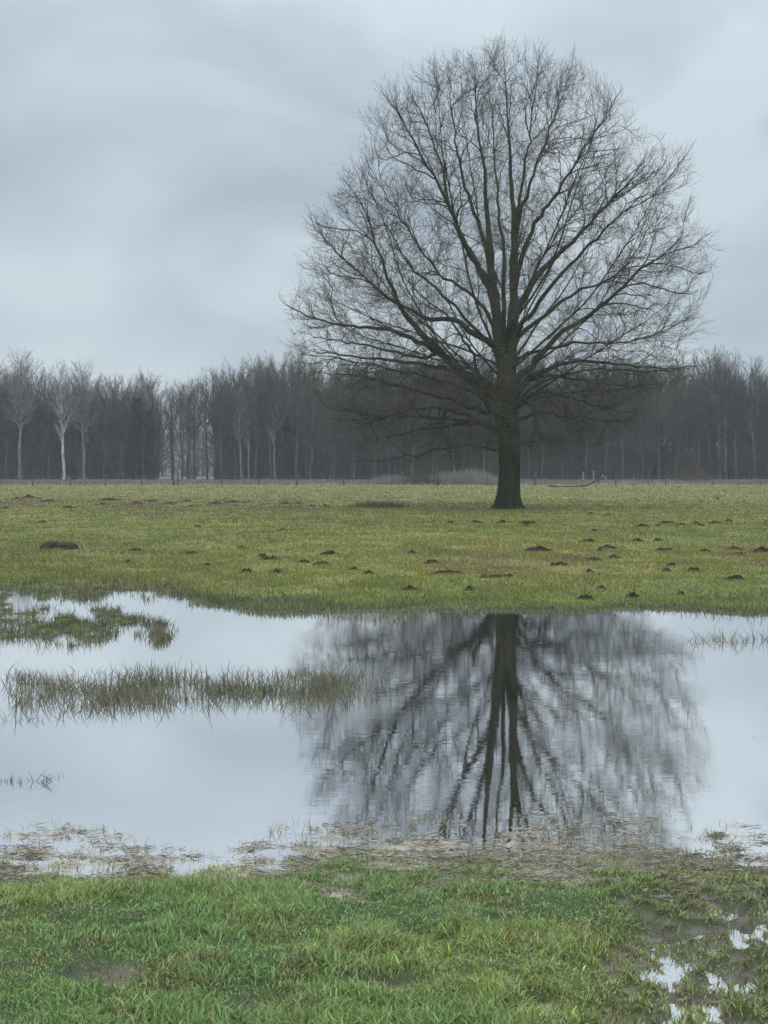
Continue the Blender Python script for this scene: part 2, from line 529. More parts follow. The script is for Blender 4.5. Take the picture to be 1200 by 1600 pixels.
# near turf, in tufts
def near_turf():
    nt_ = 22000
    y = rng.uniform(4.7, 8.4, nt_); x = rng.uniform(-1, 1, nt_) * (0.214 * y + 0.55)
    per = 9
    tx = np.repeat(x, per) + rng.normal(0, .028, nt_ * per); ty = np.repeat(y, per) + rng.normal(0, .028, nt_ * per)
    taz = np.repeat(rng.uniform(0, 2 * math.pi, nt_), per) + rng.normal(0, .8, nt_ * per)
    tl = np.repeat(rng.uniform(.2, 1.0, nt_), per) + rng.normal(0, .2, nt_ * per)
    th = np.repeat(rng.uniform(.7, 1.3, nt_), per)
    tc_ = np.repeat(rng.normal(0, 1, nt_), per)
    h = height(tx, ty); d = h - WATER
    u, v = uv(tx, ty)
    dens = sstep(-0.016, 0.006, d + 0.022 * (fbm(tx * 9, ty * 9, 95) - .5))
    dens = dens * (.05 + .95 * sstep(1312, 1346, v + 60 * (fbm(tx * 3, ty * 3, 97) - .5)))
    dens = dens * (1 - .96 * np.clip(blob(u, v, 160, 1520, 50, 16) * 1.3 + blob(u, v, 372, 1573, 30, 13) * 1.3 + blob(u, v, 598, 1531, 70, 13) * 1.4, 0, 1))
    k = rng.uniform(0, 1, len(tx)) < dens
    tx, ty, h, d, taz, tl, th, tc_ = (a[k] for a in (tx, ty, h, d, taz, tl, th, tc_))
    n = len(tx)
    clump = fbm(tx * 3.0, ty * 3.0, 99, 3)
    Hh = rng.uniform(.014, .038, n) * th * (0.50 + .95 * sstep(.3, .7, clump)) * (0.55 + .45 * sstep(.01, .05, d))
    Ww = rng.uniform(.0035, .0075, n)
    col = near_col(tx, ty) * np.exp(0.20 * tc_ + rng.normal(0, .30, n))[:, None]
    dry = rng.uniform(0, 1, n) < 0.13 + .25 * (1 - sstep(.015, .045, d))
    col[dry] = np.array([.32, .27, .13]) * rng.uniform(.6, 1.25, (dry.sum(), 1))
    pale = rng.uniform(0, 1, n) < .22
    col[pale] = np.array([.32, .42, .22]) * rng.uniform(.8, 1.2, (pale.sum(), 1))
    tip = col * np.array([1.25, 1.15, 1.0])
    return blades(tx, ty, h - .004, Hh, Ww, np.clip(tl * 1.35, 0, 1.9), taz, 2, col, tip)


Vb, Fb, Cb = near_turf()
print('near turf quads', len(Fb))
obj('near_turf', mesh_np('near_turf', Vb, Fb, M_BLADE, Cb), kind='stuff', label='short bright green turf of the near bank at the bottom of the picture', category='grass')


def dry_litter():
    """Matted dead stems lying along the flooded near shore."""
    n = 52000
    x, y = scatter_uv(n, -120, 1320, 1235, 1390)
    h = height(x, y); d = h - WATER
    dn = sstep(-.014, -.002, d) * (1 - sstep(.026, .045, d)) * sstep(.43, .62, fbm(x * 5, y * 14, 101, 4))
    k = rng.uniform(0, 1, n) < dn
    x, y, h, d = x[k], y[k], h[k], d[k]
    n = len(x)
    z = np.maximum(h, WATER) + rng.uniform(-.001, .010, n)
    Ln = rng.uniform(.015, .060, n)
    az = rng.normal(0, .45, n) + np.where(rng.uniform(0, 1, n) < .5, 0, math.pi)
    P = np.zeros((n, 4, 3)); s = np.linspace(-.5, .5, 4)[None]
    cu = rng.normal(0, .025, n)[:, None] * (1 - (2 * s) ** 2)
    P[..., 0] = x[:, None] + Ln[:, None] * (np.cos(az)[:, None] * s - np.sin(az)[:, None] * cu)
    P[..., 1] = y[:, None] + Ln[:, None] * (np.sin(az)[:, None] * s + np.cos(az)[:, None] * cu)
    P[..., 2] = z[:, None] + rng.normal(0, .012, n)[:, None] * s + (.001 + rng.exponential(.001, n))[:, None] * (1 - (2 * s) ** 2)
    Rr = rng.uniform(.0008, .0017, n)[:, None] * np.array([[.6, 1, 1, .4]])
    Vt, Ft = tubes(P, Rr, 3)
    c = np.array([[.60, .53, .42]]) * rng.uniform(.3, 1.2, (n, 1))
    dk = rng.uniform(0, 1, n) < .3
    c[dk] = np.array([.09, .075, .04]) * rng.uniform(.6, 1.3, (dk.sum(), 1))
    return Vt, Ft, np.repeat(c, 12, 0)


a = dry_litter()
# short dead and green stubble standing in the flooded shore
x, y = scatter_uv(38000, -120, 1330, 1240, 1620)
h = height(x, y); d = h - WATER
u_, v_ = uv(x, y)
k = rng.uniform(0, 1, len(x)) < sstep(-.035, -.004, d) * (1 - .7 * sstep(.02, .035, d)) * sstep(.42, .60, fbm(x * 6, y * 6, 111, 3)) * (1 - sstep(.03, .05, d))
x, y, h = x[k], y[k], h[k]; n = len(x)
c = np.where(rng.uniform(0, 1, (n, 1)) < .25 + .5 * sstep(1330, 1360, uv(x, y)[1])[:, None], np.array([[.12, .15, .045]]), np.array([[.34, .27, .16]])) * rng.uniform(.5, 1.3, (n, 1))
st = blades(x, y, h - .003, rng.uniform(.018, .055, n), rng.uniform(.002, .0042, n), rng.uniform(.2, 1.5, n), rng.uniform(0, 6.28, n), 3, c)
Vb, Fb, Cb = join([a, st])
print('litter quads', len(Fb))
obj('dead_grass_litter', mesh_np('dead_grass_litter', Vb, Fb, M_STRAW, Cb), kind='stuff', label='matted straw coloured dead grass lying in the shallow water of the near shore', category='dead grass')


def meadow():
    n = 340000
    v = HOR + 21.5 + (1012 - HOR - 21.5) * rng.uniform(0, 1, n) ** 1.0
    u = rng.uniform(-130, 1330, n)
    y = CAM_H * FPX / (v - HOR); x = (u - 600) / FPX * y
    # tussocks: pull points together
    x = x + rng.normal(0, .02, n); y = y + rng.normal(0, .05, n)
    h = height(x, y); d = h - WATER
    k = (rng.uniform(0, 1, n) < sstep(-.016, .010, d) + .0) & (rng.uniform(0, 1, n) < .35 + .9 * sstep(.35, .6, fbm(x * 1.3, y * .6, 121, 3)))
    x, y, h, d = x[k], y[k], h[k], d[k]; n = len(x)
    tus = fbm(x * 0.9, y * .5, 125, 3)
    Hh = (rng.uniform(.03, .06, n) * (0.5 + 1.0 * tus) + .0004 * y) * np.where(rng.uniform(0, 1, n) < .04, 1.7, 1)
    Ww = np.maximum(.008, .00052 * y) * rng.uniform(.7, 1.5, n)
    col = field_col(x, y) * np.exp(rng.normal(0, .22, n))[:, None]
    wetc = (1 - sstep(.0, .03, d))[:, None]
    col = col + (np.array([.062, .070, .030]) - col) * wetc * .8
    u2, v2 = uv(x, y)
    flz = ((1 - sstep(230, 320, u2)) * sstep(900, 915, v2))[:, None]
    col = col + (np.array([.072, .080, .034]) * rng.uniform(.7, 1.4, (n, 1)) - col) * flz
    Hh = Hh * (1 + .5 * flz[:, 0]); Ww = Ww * (1 - .35 * flz[:, 0])
    dry = rng.uniform(0, 1, n) < .10
    col[dry] = np.array([.22, .19, .09]) * rng.uniform(.7, 1.2, (dry.sum(), 1))
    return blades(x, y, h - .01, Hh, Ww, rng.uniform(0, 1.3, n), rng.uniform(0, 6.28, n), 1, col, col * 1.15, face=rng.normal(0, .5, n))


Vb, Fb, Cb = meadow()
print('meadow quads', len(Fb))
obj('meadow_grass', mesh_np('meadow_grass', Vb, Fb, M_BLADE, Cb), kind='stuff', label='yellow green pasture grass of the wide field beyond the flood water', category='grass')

# dry strip before the wood
n = 26000
y = rng.uniform(205, 296, n); x = rng.uniform(-1, 1, n) * (.26 * y)
k = fbm(x * .15, y * .1, 131, 3) > .38
x, y = x[k], y[k]; n = len(x)
h = height(x, y)
c = np.array([[.165, .145, .110]]) * rng.uniform(.55, 1.35, (n, 1))
Vb, Fb, Cb = blades(x, y, h - .02, rng.uniform(.12, .42, n) * (.5 + fbm(x * .2, y * .2, 135)), rng.uniform(.06, .16, n), rng.uniform(0, .8, n), rng.uniform(0, 6.28, n), 1, c, face=rng.normal(0, .5, n))
obj('dry_verge_grass', mesh_np('dry_verge_grass', Vb, Fb, M_STRAW, Cb), kind='stuff', label='grey brown dry grass strip along the foot of the wood', category='dry grass')


# ------------------------------------------------------------------ sedges in the pond
def sedge_points(n, u0, u1, v0, v1):
    x, y = scatter_uv(n, u0, u1, v0, v1)
    return x, y


SEDGE_C = np.array([.070, .068, .034])


def sedge_mesh(x, y, z, hh, seedc=SEDGE_C, lean=(.1, .9), w=(.004, .008), dryf=.3):
    n = len(x)
    c = seedc[None] * rng.uniform(.6, 1.5, (n, 1))
    dr = rng.uniform(0, 1, n) < dryf
    c[dr] = np.array([.20, .17, .10]) * rng.uniform(.6, 1.1, (dr.sum(), 1))
    return blades(x, y, z, hh, rng.uniform(w[0], w[1], n), rng.uniform(lean[0], lean[1], n), rng.uniform(0, 6.28, n), 4, c)


parts = []
x, y = sedge_points(13000, 0, 600, 1036, 1100)
u_, v_ = uv(x, y)
ctr = 1066 + 12 * blob(u_, v_, 150, 1070, 120, 60) - 4
wid = np.where(u_ < 270, 21, np.where(u_ < 440, 14, 19))
k = rng.uniform(0, 1, len(x)) < np.exp(-((v_ - ctr) / wid) ** 2) * sstep(.30, .62, fbm(x * 2.6, y * 1.8, 141, 4)) * sstep(-5, 50, u_) * (1 - .75 * sstep(500, 570, u_))
x, y = x[k], y[k]
m3 = len(x) // 3
parts.append(sedge_mesh(x[:m3] + .02, y[:m3] + .03, np.full(m3, WATER - .02), rng.uniform(.05, .14, m3), SEDGE_C, (1.0, 1.8)))
parts.append(sedge_mesh(x, y, np.full(len(x), WATER - .03), rng.uniform(.05, .17, len(x)) * (.5 + 1.0 * fbm(x * 3, y * 2, 143))))
x, y = sedge_points(26000, -60, 1330, 903, 1003)
u_, v_ = uv(x, y); d_ = height(x, y) - WATER
k = (rng.uniform(0, 1, len(x)) < sstep(-.035, -.005, d_) * (1 - sstep(.03, .05, d_)) * sstep(.40, .62, fbm(x * 2.0, y * 1.1, 147, 4)) * (1 - .75 * sstep(280, 360, u_)))
x, y = x[k], y[k]
parts.append(sedge_mesh(x, y, np.maximum(height(x, y), WATER - .03), rng.uniform(.04, .14, len(x)) * (.5 + fbm(x * 2, y, 149)), SEDGE_C * 1.1, w=(.006, .012)))
obj_v, obj_f, obj_c = join(parts)
obj('sedge_bed', mesh_np('sedge_bed', obj_v, obj_f, M_SEDGE, obj_c), kind='stuff', label='dark olive sedges standing in the left of the pond and its flooded far corner', category='sedges')


def tuft(px, py, n, spread, hh, label, group=None, col=SEDGE_C, lean=(.1, 1.1), name='sedge_tuft', cat='sedge tuft', w=(.004, .008), dryf=.3, mat=None, squash=.5):
    X, Y = g(px, py, CAM_H - WATER)
    e = rng.normal(0, 1, (n, 2)) * np.array([spread, spread * squash])
    z0 = height(np.array([X]), np.array([Y]))[0]
    zb = min(max(z0, WATER - .05), WATER - .01) if z0 < WATER else z0
    v, f, c = sedge_mesh(e[:, 0], e[:, 1], np.full(n, -.01), rng.uniform(hh[0], hh[1], n), col, lean, w, dryf)
    o = obj(name, mesh_np(name, v, f, mat or M_SEDGE, c), label=label, category=cat)
    o.location = (X, Y, zb)
    if group:
        o['group'] = group
    return o


GS = 'sedge tufts standing alone in the pond'
tuft(22, 1128, 26, .05, (.08, .19), 'sedge tuft at the left edge just below the long sedge band', GS, lean=(.5, 1.5))
tuft(45, 1125, 18, .05, (.06, .15), 'sedge tuft with splayed blades right beside the tuft at the left edge', GS, lean=(.7, 1.6))
tuft(12, 1222, 26, .025, (.05, .11), 'small upright sedge tuft at the far left edge in open water', GS, lean=(.1, .6))
tuft(34, 1224, 10, .015, (.05, .12), 'thin sedge wisp between the two larger tufts at lower left', GS, lean=(.0, .3))
tuft(58, 1222, 34, .045, (.06, .17), 'leaning sedge tuft at lower left with blades bent to the right', GS, lean=(.4, 1.5))
tuft(84, 1216, 14, .03, (.05, .12), 'sparse sedge tuft just right of the leaning tuft at lower left', GS, lean=(.6, 1.6))
for i, (px, n) in enumerate(((256, 30), (290, 34), (330, 38), (368, 44), (418, 34), (455, 20))):
    tuft(px, 1110 - (i % 2) * 6, n, .10, (.05, .13), ['dark sedge clump at the left end of the short row below the sedge band',
         'second clump from the left of the short row below the sedge band', 'third clump from the left of the short row below the sedge band',
         'broad dark sedge clump near the right end of the short row', 'slanting sedge clump at right end of the short row beside open water',
         'faint sedge clump past the end of the short row, beside the tree reflection'][i], 'short row of sedge clumps below the band', lean=(.4, 1.5))
for i, (px, py, n, sp, lb) in enumerate(((1094, 1002, 14, .12, 'leftmost thin reed tuft of the pale patch at the far right shore'), (1122, 1000, 30, .16, 'dense pale reed tuft in the middle of the far right patch'),
                                         (1152, 1004, 26, .16, 'reed tuft right of the dense one in the far right patch'), (1185, 999, 26, .14, 'reed tuft by the right edge in the far right patch'))):
    tuft(px, py, n + 14, sp * .6, (.10, .24), lb, 'pale reed tufts near the far right shore', np.array([.13, .115, .075]), lean=(.2, 1.3), w=(.005, .010), name='reed_tuft', cat='reed tuft')
tuft(1150, 1150, 5, .09, (.05, .14), 'few thin bent stems alone in the bright water at right', None, np.array([.12, .11, .08]), lean=(.9, 1.7), name='bent_stems', cat='stems')
tuft(175, 1205, 5, .012, (.03, .07), 'few faint stems in the open water at left of centre', None, np.array([.12, .11, .08]), lean=(.0, .3), name='faint_stems', cat='stems')
GL = 'long dry stalks along the near shore'
for (px, py, n, hh, lb) in ((470, 1305, 6, (.07, .14), 'long dry stalks fanning up from the near shore left of the tree reflection'),
                            (432, 1300, 12, (.04, .11), 'dark clump of broken stalks at left end of the near shore point'),
                            (498, 1297, 7, (.05, .09), 'upright dark stalk with a thick head beside the tree reflection'),
                            (325, 1308, 6, (.02, .06), 'small broken twig clump at the tip of the water tongue'),
                            (143, 1278, 5, (.02, .05), 'small dark stub standing on the near left shore'),
                            (345, 1262, 3, (.02, .05), 'single tiny stalk in open water above the water tongue'),
                            (560, 1300, 10, (.03, .08), 'brown stalks at the near shore below the left side of the reflection'),
                            (805, 1285, 10, (.03, .07), 'dark stalks in the shallows below the trunk reflection'),
                            (920, 1282, 8, (.03, .06), 'dark stalks in the shallows right of the trunk reflection'),
                            (850, 1318, 24, (.03, .07), 'green brown stalk clump on the shore below the trunk reflection'),
                            (890, 1330, 16, (.03, .08), 'upright brown stalk clump right of the green one on the near shore')):
    tuft(px, py, n, .03, hh, lb, GL, np.array([.075, .062, .035]), lean=(.3, 1.3), name='dry_stalks', cat='dry stalks', w=(.002, .004), mat=M_STRAW)


# ------------------------------------------------------------------ trees
def catmull(pts, n):
    p = np.asarray(pts, float)
    p = np.vstack([2 * p[0] - p[1], p, 2 * p[-1] - p[-2]])
    m_ = len(p) - 3
    t_ = np.linspace(0, m_ - 1e-6, n)
    i = t_.astype(int); f = (t_ - i)[:, None]
    a, b, c, d = p[i], p[i + 1], p[i + 2], p[i + 3]
    return 0.5 * (2 * b + (c - a) * f + (2 * a - 5 * b + 4 * c - d) * f ** 2 + (3 * b - a - 3 * c + d) * f ** 3)


def laterals(P, Rd, spacing, tmin, tmax, ang, len_fn, r_fn, nseg, center, out_t, up_t, jit, envd=None, warp=1.0):
    """Grow side branches off every path of P (N,S,3). Returns P2 (M,nseg+1,3), R2, parent index."""
    seg = np.linalg.norm(P[:, 1:] - P[:, :-1], axis=-1)                       # N,S-1
    tot = seg.sum(1)
    cum = np.concatenate([np.zeros((len(P), 1)), np.cumsum(seg, 1)], 1)
    cnt = np.maximum(((tmax - tmin) * tot / spacing + rng.uniform(0, 1, len(P))).astype(int), 0)
    par = np.repeat(np.arange(len(P)), cnt)
    if len(par) == 0:
        return np.zeros((0, nseg + 1, 3)), np.zeros((0, nseg + 1)), par
    first = np.concatenate([[0], np.cumsum(cnt)[:-1]])
    k = np.arange(len(par)) - first[par]
    t_ = tmin + (tmax - tmin) * ((k + rng.uniform(.1, .9, len(par))) / np.maximum(cnt[par], 1)) ** warp
    dist = t_ * tot[par]
    si = np.clip((cum[par] <= dist[:, None]).sum(1) - 1, 0, P.shape[1] - 2)
    f = ((dist - cum[par, si]) / np.maximum(seg[par, si], 1e-6))[:, None]
    A = P[par, si]; B = P[par, si + 1]
    S = A + (B - A) * f
    rp_ = Rd[par, si] + (Rd[par, si + 1] - Rd[par, si]) * f[:, 0]
    T = norm(B - A)
    out = norm(S - center)
    rnd = rng.normal(0, 1, S.shape)
    side = norm(np.cross(T, rnd))
    a = rng.uniform(ang[0], ang[1], len(par))[:, None]
    d = norm(np.cos(a) * T + np.sin(a) * side + 0.15 * out)
    ln = len_fn(t_, tot[par], len(par))
    if envd is not None:
        ln = np.minimum(ln, envd(S, norm(d + .5 * out)))
    good = ln > 0.06
    S, d, ln, rp_, par, t_ = S[good], d[good], ln[good], rp_[good], par[good], t_[good]
    out = out[good]
    M = len(S)
    P2 = np.empty((M, nseg + 1, 3)); P2[:, 0] = S
    for i in range(nseg):
        P2[:, i + 1] = P2[:, i] + d * (ln / nseg)[:, None]
        d = norm(d + out_t * norm(P2[:, i + 1] - center) + np.array([0, 0, up_t]) + rng.normal(0, jit, (M, 3)))
    r0 = r_fn(rp_, ln)
    s = np.linspace(0, 1, nseg + 1)[None]
    R2 = r0[:, None] * (1 - .72 * s)
    return P2, R2, par


# ---- the oak
OX, OY = g(793, 795)
OZ = float(height(np.array([OX]), np.array([OY]))[0])
PX = OY / FPX * 1.0          # metres per photo pixel at the oak
env_py = np.array([60, 75, 100, 150, 220, 250, 300, 330, 400, 465, 540, 580, 620, 650, 690, 720, 745])
env_l = np.array([10, 62, 120, 216, 250, 254, 272, 315, 328, 352, 345, 325, 300, 280, 255, 215, 40])
env_r = np.array([10, 50, 122, 184, 205, 270, 292, 300, 320, 318, 312, 300, 250, 215, 165, 90, 20])


def env_r_at(p):
    py = 795 - p[..., 2] / PX
    rl = np.interp(py, env_py, env_l) * PX; rr = np.interp(py, env_py, env_r) * PX
    c = p[..., 0] / np.maximum(np.hypot(p[..., 0], p[..., 1]), 1e-6)
    w = (1 + c) / 2
    r = rl * (1 - w) + rr * w
    az = np.arctan2(p[..., 1], p[..., 0])
    lob = fbm(az * 2.2 + 10, p[..., 2] * .55, 151, 2)
    return r * (0.86 + .22 * lob)


def envd(S, d):
    out = np.zeros(len(S))
    alive = np.ones(len(S), bool)
    for k in range(1, 17):
        q = S + d * (.28 * k)
        ins = np.hypot(q[:, 0], q[:, 1]) < env_r_at(q)
        alive &= ins
        out[alive] = .28 * k
    return out + .40


def opx(px, py, dep):
    return ((px - 793) * PX, dep, (795 - py) * PX)


# traced limbs: radius in px at the start, at the end, end depth share, points
LIMBS = [
    (13, 1.2, -.05, [(786, 585), (777, 520), (773, 470), (768, 430), (765, 400), (760, 350), (757, 300), (750, 240), (742, 170), (735, 95)]),
    (12, 1.2, .08, [(797, 585), (802, 520), (803, 460), (803, 400), (803, 340), (800, 280), (797, 220), (793, 150), (788, 75)]),
    (6, 1.0, .25, [(791, 575), (787, 500), (790, 400), (783, 330), (778, 260), (775, 180), (765, 100)]),
    (8, 1.0, -.2, [(773, 480), (762, 450), (740, 410), (722, 380), (705, 340), (680, 290), (650, 240), (620, 190), (590, 155)]),
    (6, 1.0, .2, [(769, 445), (750, 420), (735, 390), (712, 350), (700, 300), (690, 250), (672, 200), (650, 150), (633, 112)]),
    (5, 1.0, -.3, [(766, 410), (745, 350), (725, 300), (712, 250), (705, 200), (695, 120)]),
    (4.5, .9, .3, [(770, 510), (752, 475), (720, 445), (690, 425), (650, 370), (620, 320), (590, 270), (560, 212)]),
    (13, 1.0, -.15, [(786, 658), (765, 630), (742, 600), (720, 583), (675, 540), (650, 515), (625, 485), (610, 450), (590, 390), (575, 350), (555, 310)]),
    (6, .9, .25, [(730, 592), (702, 578), (655, 567), (600, 560), (550, 553), (500, 548), (462, 535)]),
    (6, .9, -.1, [(700, 562), (660, 536), (615, 519), (575, 514), (540, 510), (495, 501), (455, 482), (438, 466)]),
    (8, .9, .2, [(784, 560), (768, 536), (735, 516), (714, 501), (675, 497), (636, 480), (600, 459), (564, 423), (531, 393), (495, 354), (480, 325)]),
    (5, .9, -.25, [(782, 545), (760, 535), (738, 512), (705, 478), (680, 455), (650, 432), (630, 405), (605, 365), (585, 325), (562, 268)]),
    (6, .8, .3, [(783, 655), (752, 642), (700, 622), (640, 606), (580, 590), (520, 580), (478, 575)]),
    (7, .8, -.2, [(783, 675), (757, 664), (700, 655), (640, 652), (580, 650), (530, 642)]),
    (3.5, .6, .05, [(783, 712), (773, 703), (755, 698), (731, 696), (700, 700), (683, 702), (640, 712), (600, 720), (550, 722)]),
    (6, .7, .35, [(783, 672), (755, 662), (735, 650), (690, 638), (640, 640), (590, 655), (545, 672)]),
    (5, .8, -.3, [(783, 640), (750, 618), (700, 600), (640, 585), (580, 575), (520, 563), (470, 562)]),
    (5, .7, -.1, [(765, 662), (730, 662), (680, 668), (620, 680), (560, 692)]),
    (4, .7, .1, [(690, 552), (650, 558), (600, 545), (550, 535), (500, 528), (462, 515)]),
    (4.5, .7, -.3, [(765, 610), (745, 585), (738, 555), (720, 530), (700, 500), (660, 470), (630, 440), (600, 420)]),
    (7, .8, .1, [(797, 632), (820, 598), (850, 578), (880, 568), (920, 565), (960, 567), (1010, 572), (1060, 574), (1108, 568)]),
    (8, .9, -.15, [(800, 600), (818, 582), (835, 564), (862, 534), (895, 510), (940, 477), (970, 453), (1000, 423), (1030, 405), (1065, 393), (1100, 372)]),
    (4.5, .8, .25, [(803, 572), (818, 556), (850, 545), (890, 537), (930, 534), (980, 533), (1030, 520), (1075, 500), (1105, 482)]),
    (5.5, .8, .1, [(802, 540), (812, 522), (850, 493), (880, 468), (905, 455), (940, 441), (976, 420), (1010, 370), (1040, 340)]),
    (6, .8, -.3, [(803, 525), (815, 505), (830, 488), (860, 450), (885, 420), (910, 395), (935, 370), (955, 350), (990, 330), (1025, 300), (1062, 250)]),
    (9, .9, .1, [(803, 500), (810, 480), (825, 455), (845, 425), (870, 400), (900, 372), (925, 348), (945, 325), (975, 295), (1000, 262), (1015, 235)]),
    (6, .9, -.2, [(804, 450), (815, 400), (835, 350), (860, 318), (880, 285), (905, 245), (935, 200), (962, 155)]),
    (5, .9, .2, [(803, 400), (812, 340), (830, 285), (850, 230), (872, 170), (897, 105)]),
    (4, .9, -.1, [(802, 360), (812, 300), (822, 240), (830, 180), (838, 85)]),
    (5, .6, -.25, [(797, 655), (812, 632), (830, 620), (850, 620), (862, 632), (880, 655), (910, 668)]),
    (5.5, .7, .2, [(797, 640), (825, 617), (865, 613), (905, 625), (960, 640), (1005, 645)]),
    (5, .7, -.2, [(797, 668), (815, 655), (845, 644), (880, 652), (930, 656), (990, 662)]),
    (5, .7, .35, [(797, 625), (835, 590), (880, 588), (930, 596), (985, 600), (1040, 598)]),
    (3, .6, .0, [(799, 696), (815, 691), (840, 690), (880, 690), (915, 698)]),
    (4, .7, -.35, [(798, 640), (825, 610), (870, 590), (930, 580), (1000, 585), (1060, 582)]),
]
LP, LR = [], []
NS = 26
for (r0, r1, dshare, pts) in LIMBS:
    n = len(pts)
    ln = math.hypot(pts[-1][0] - pts[0][0], pts[-1][1] - pts[0][1]) * PX
    p3 = [opx(px, py, dshare * ln * (k / (n - 1)) ** 1.2) for k, (px, py) in enumerate(pts)]
    p = catmull(p3, NS)
    p[2:-1] += rng.normal(0, .035, (NS - 3, 3))
    LP.append(p)
    s = np.linspace(0, 1, NS)
    LR.append((.28 + (.76 * r0 - .28) * (1 - s) ** 1.2) * PX)
# limbs that point towards the path or away from it
for k in range(22):
    side = -1 if k % 2 else 1
    az = side * math.pi / 2 + rng.uniform(-1.15, 1.15)
    hz = rng.uniform(4.0, 8.0)
    el = np.interp(hz, [4.0, 6, 8], [rng.uniform(.05, .4), rng.uniform(.2, .8), rng.uniform(.5, 1.1)])
    d = np.array([math.cos(az) * math.cos(el), math.sin(az) * math.cos(el), math.sin(el)])
    p = [np.array([0.0, 0.0, hz])]
    maxl = 14
    step = .5
    for q in range(28):
        nxt = p[-1] + d * step
        if q > 2 and np.hypot(nxt[0], nxt[1]) > env_r_at(nxt[None])[0] * .97:
            break
        p.append(nxt)
        d = d + np.array([0, 0, .035 if el > .3 else .01]) + rng.normal(0, .05, 3); d /= np.linalg.norm(d)
    if len(p) < 5:
        continue
    LP.append(catmull(np.array(p), NS))
    s = np.linspace(0, 1, NS)
    r0 = np.interp(len(p), [5, 22], [.035, .075])
    LR.append(.010 + (r0 - .022) * (1 - s) ** 1.2)
LP = np.array(LP); LR = np.array(LR)
CEN = np.array([0, 0, 4.6])
from mathutils.kdtree import KDTree


def crown_points(n, lo=.0, power=1.0, thin=.0, seed=181):
    """Points spread through the crown; lo keeps them off its core."""
    out = []
    while sum(len(a) for a in out) < n:
        m_ = n * 4
        p = np.stack([rng.uniform(-10.2, 9.6, m_), rng.uniform(-9.8, 9.8, m_), rng.uniform(1.8, 20.3, m_)], -1)
        rad = np.hypot(p[:, 0], p[:, 1]); e = env_r_at(p)
        rel = np.maximum(rad / e, (p[:, 2] - 6) / 14.3)
        k = (rad < e) & (rel > lo) & (rng.uniform(0, 1, m_) < rel ** power)
        # lower side: boughs only carry leafing twigs away from the stem
        k |= (rad < e) & (p[:, 2] < 6.0) & (rad > 2.2) & (rng.uniform(0, 1, m_) < .5)
        k &= ~((p[:, 2] < 5.2) & (rad < 1.6))
        if thin:
            nz = .5 * fbm(p[:, 0] * .75 + 30, p[:, 2] * .75 + 9, seed, 2) + .5 * fbm(p[:, 1] * .75 + 30, (p[:, 2] + p[:, 0]) * .6 + 9, seed + 4, 2)
            k &= rng.uniform(0, 1, m_) < 1 - thin + thin * sstep(.38, .60, nz)
        out.append(p[k])
    return np.vstack(out)[:n]


def reach(T, P, Rd, nseg, r_fn, kn=14, maxlen=4.0, curl=.10, tang=.45, pen=1.55):
    """Branches from the nearest fitting places of paths P to the target points T."""
    n_, s_, _ = P.shape
    pts = P.reshape(-1, 3); rr_ = Rd.ravel()
    tg = np.empty_like(P); tg[:, 1:-1] = P[:, 2:] - P[:, :-2]; tg[:, 0] = P[:, 1] - P[:, 0]; tg[:, -1] = P[:, -1] - P[:, -2]
    tg = norm(tg).reshape(-1, 3)
    kd = KDTree(len(pts))
    for i_, c_ in enumerate(pts):
        kd.insert(c_, i_)
    kd.balance()
    own, S, Tg, r_, Tt = [], [], [], [], []
    for q in T:
        best, bc = -1, 1e9
        for (c_, i_, d_) in kd.find_n(q, kn):
            if d_ < .05:
                continue
            t_ = tg[i_]
            ca = ((q[0] - c_[0]) * t_[0] + (q[1] - c_[1]) * t_[1] + (q[2] - c_[2]) * t_[2]) / d_
            if ca < -.1:
                continue
            o_ = q - CEN
            co = ((q[0] - c_[0]) * o_[0] + (q[1] - c_[1]) * o_[1] + (q[2] - c_[2]) * o_[2]) / (d_ * math.sqrt(o_[0] ** 2 + o_[1] ** 2 + o_[2] ** 2) + 1e-6)
            if co < -.05:
                continue
            cost = d_ * (pen + .6 - ca - .6 * co)
            if cost < bc:
                bc, best, bd = cost, i_, d_
        if best >= 0 and bd < maxlen:
            own.append(best // s_); S.append(pts[best]); Tg.append(tg[best]); r_.append(rr_[best]); Tt.append(q)
    own = np.array(own); S = np.array(S); Tg = np.array(Tg); r_ = np.array(r_); Tt = np.array(Tt)
    ln = np.linalg.norm(Tt - S, axis=1)
    ctrl = S + Tg * (ln * tang)[:, None] + rng.normal(0, .10, S.shape) * ln[:, None]
    # the tip bends up towards the light
    ctrl2 = Tt - norm(norm(Tt - CEN) + np.array([0, 0, .35])) * (ln * .30)[:, None]
    s = np.linspace(0, 1, nseg + 1)[None, :, None]
    B = (1 - s) ** 3 * S[:, None] + 3 * (1 - s) ** 2 * s * ctrl[:, None] + 3 * (1 - s) * s ** 2 * ctrl2[:, None] + s ** 3 * Tt[:, None]
    B[:, 1:] += rng.normal(0, 1, B[:, 1:].shape) * (ln * curl / nseg)[:, None, None]
    r0 = r_fn(r_, ln)
    return B, r0[:, None] * (1 - .70 * s[..., 0]), own


# densify the limbs so that branches may leave them anywhere
def dense(P, Rd, m_):
    t_ = np.linspace(0, P.shape[1] - 1, m_); i_ = np.minimum(t_.astype(int), P.shape[1] - 2); f_ = (t_ - i_)
    return P[:, i_] * (1 - f_)[None, :, None] + P[:, i_ + 1] * f_[None, :, None], Rd[:, i_] * (1 - f_) + Rd[:, i_ + 1] * f_


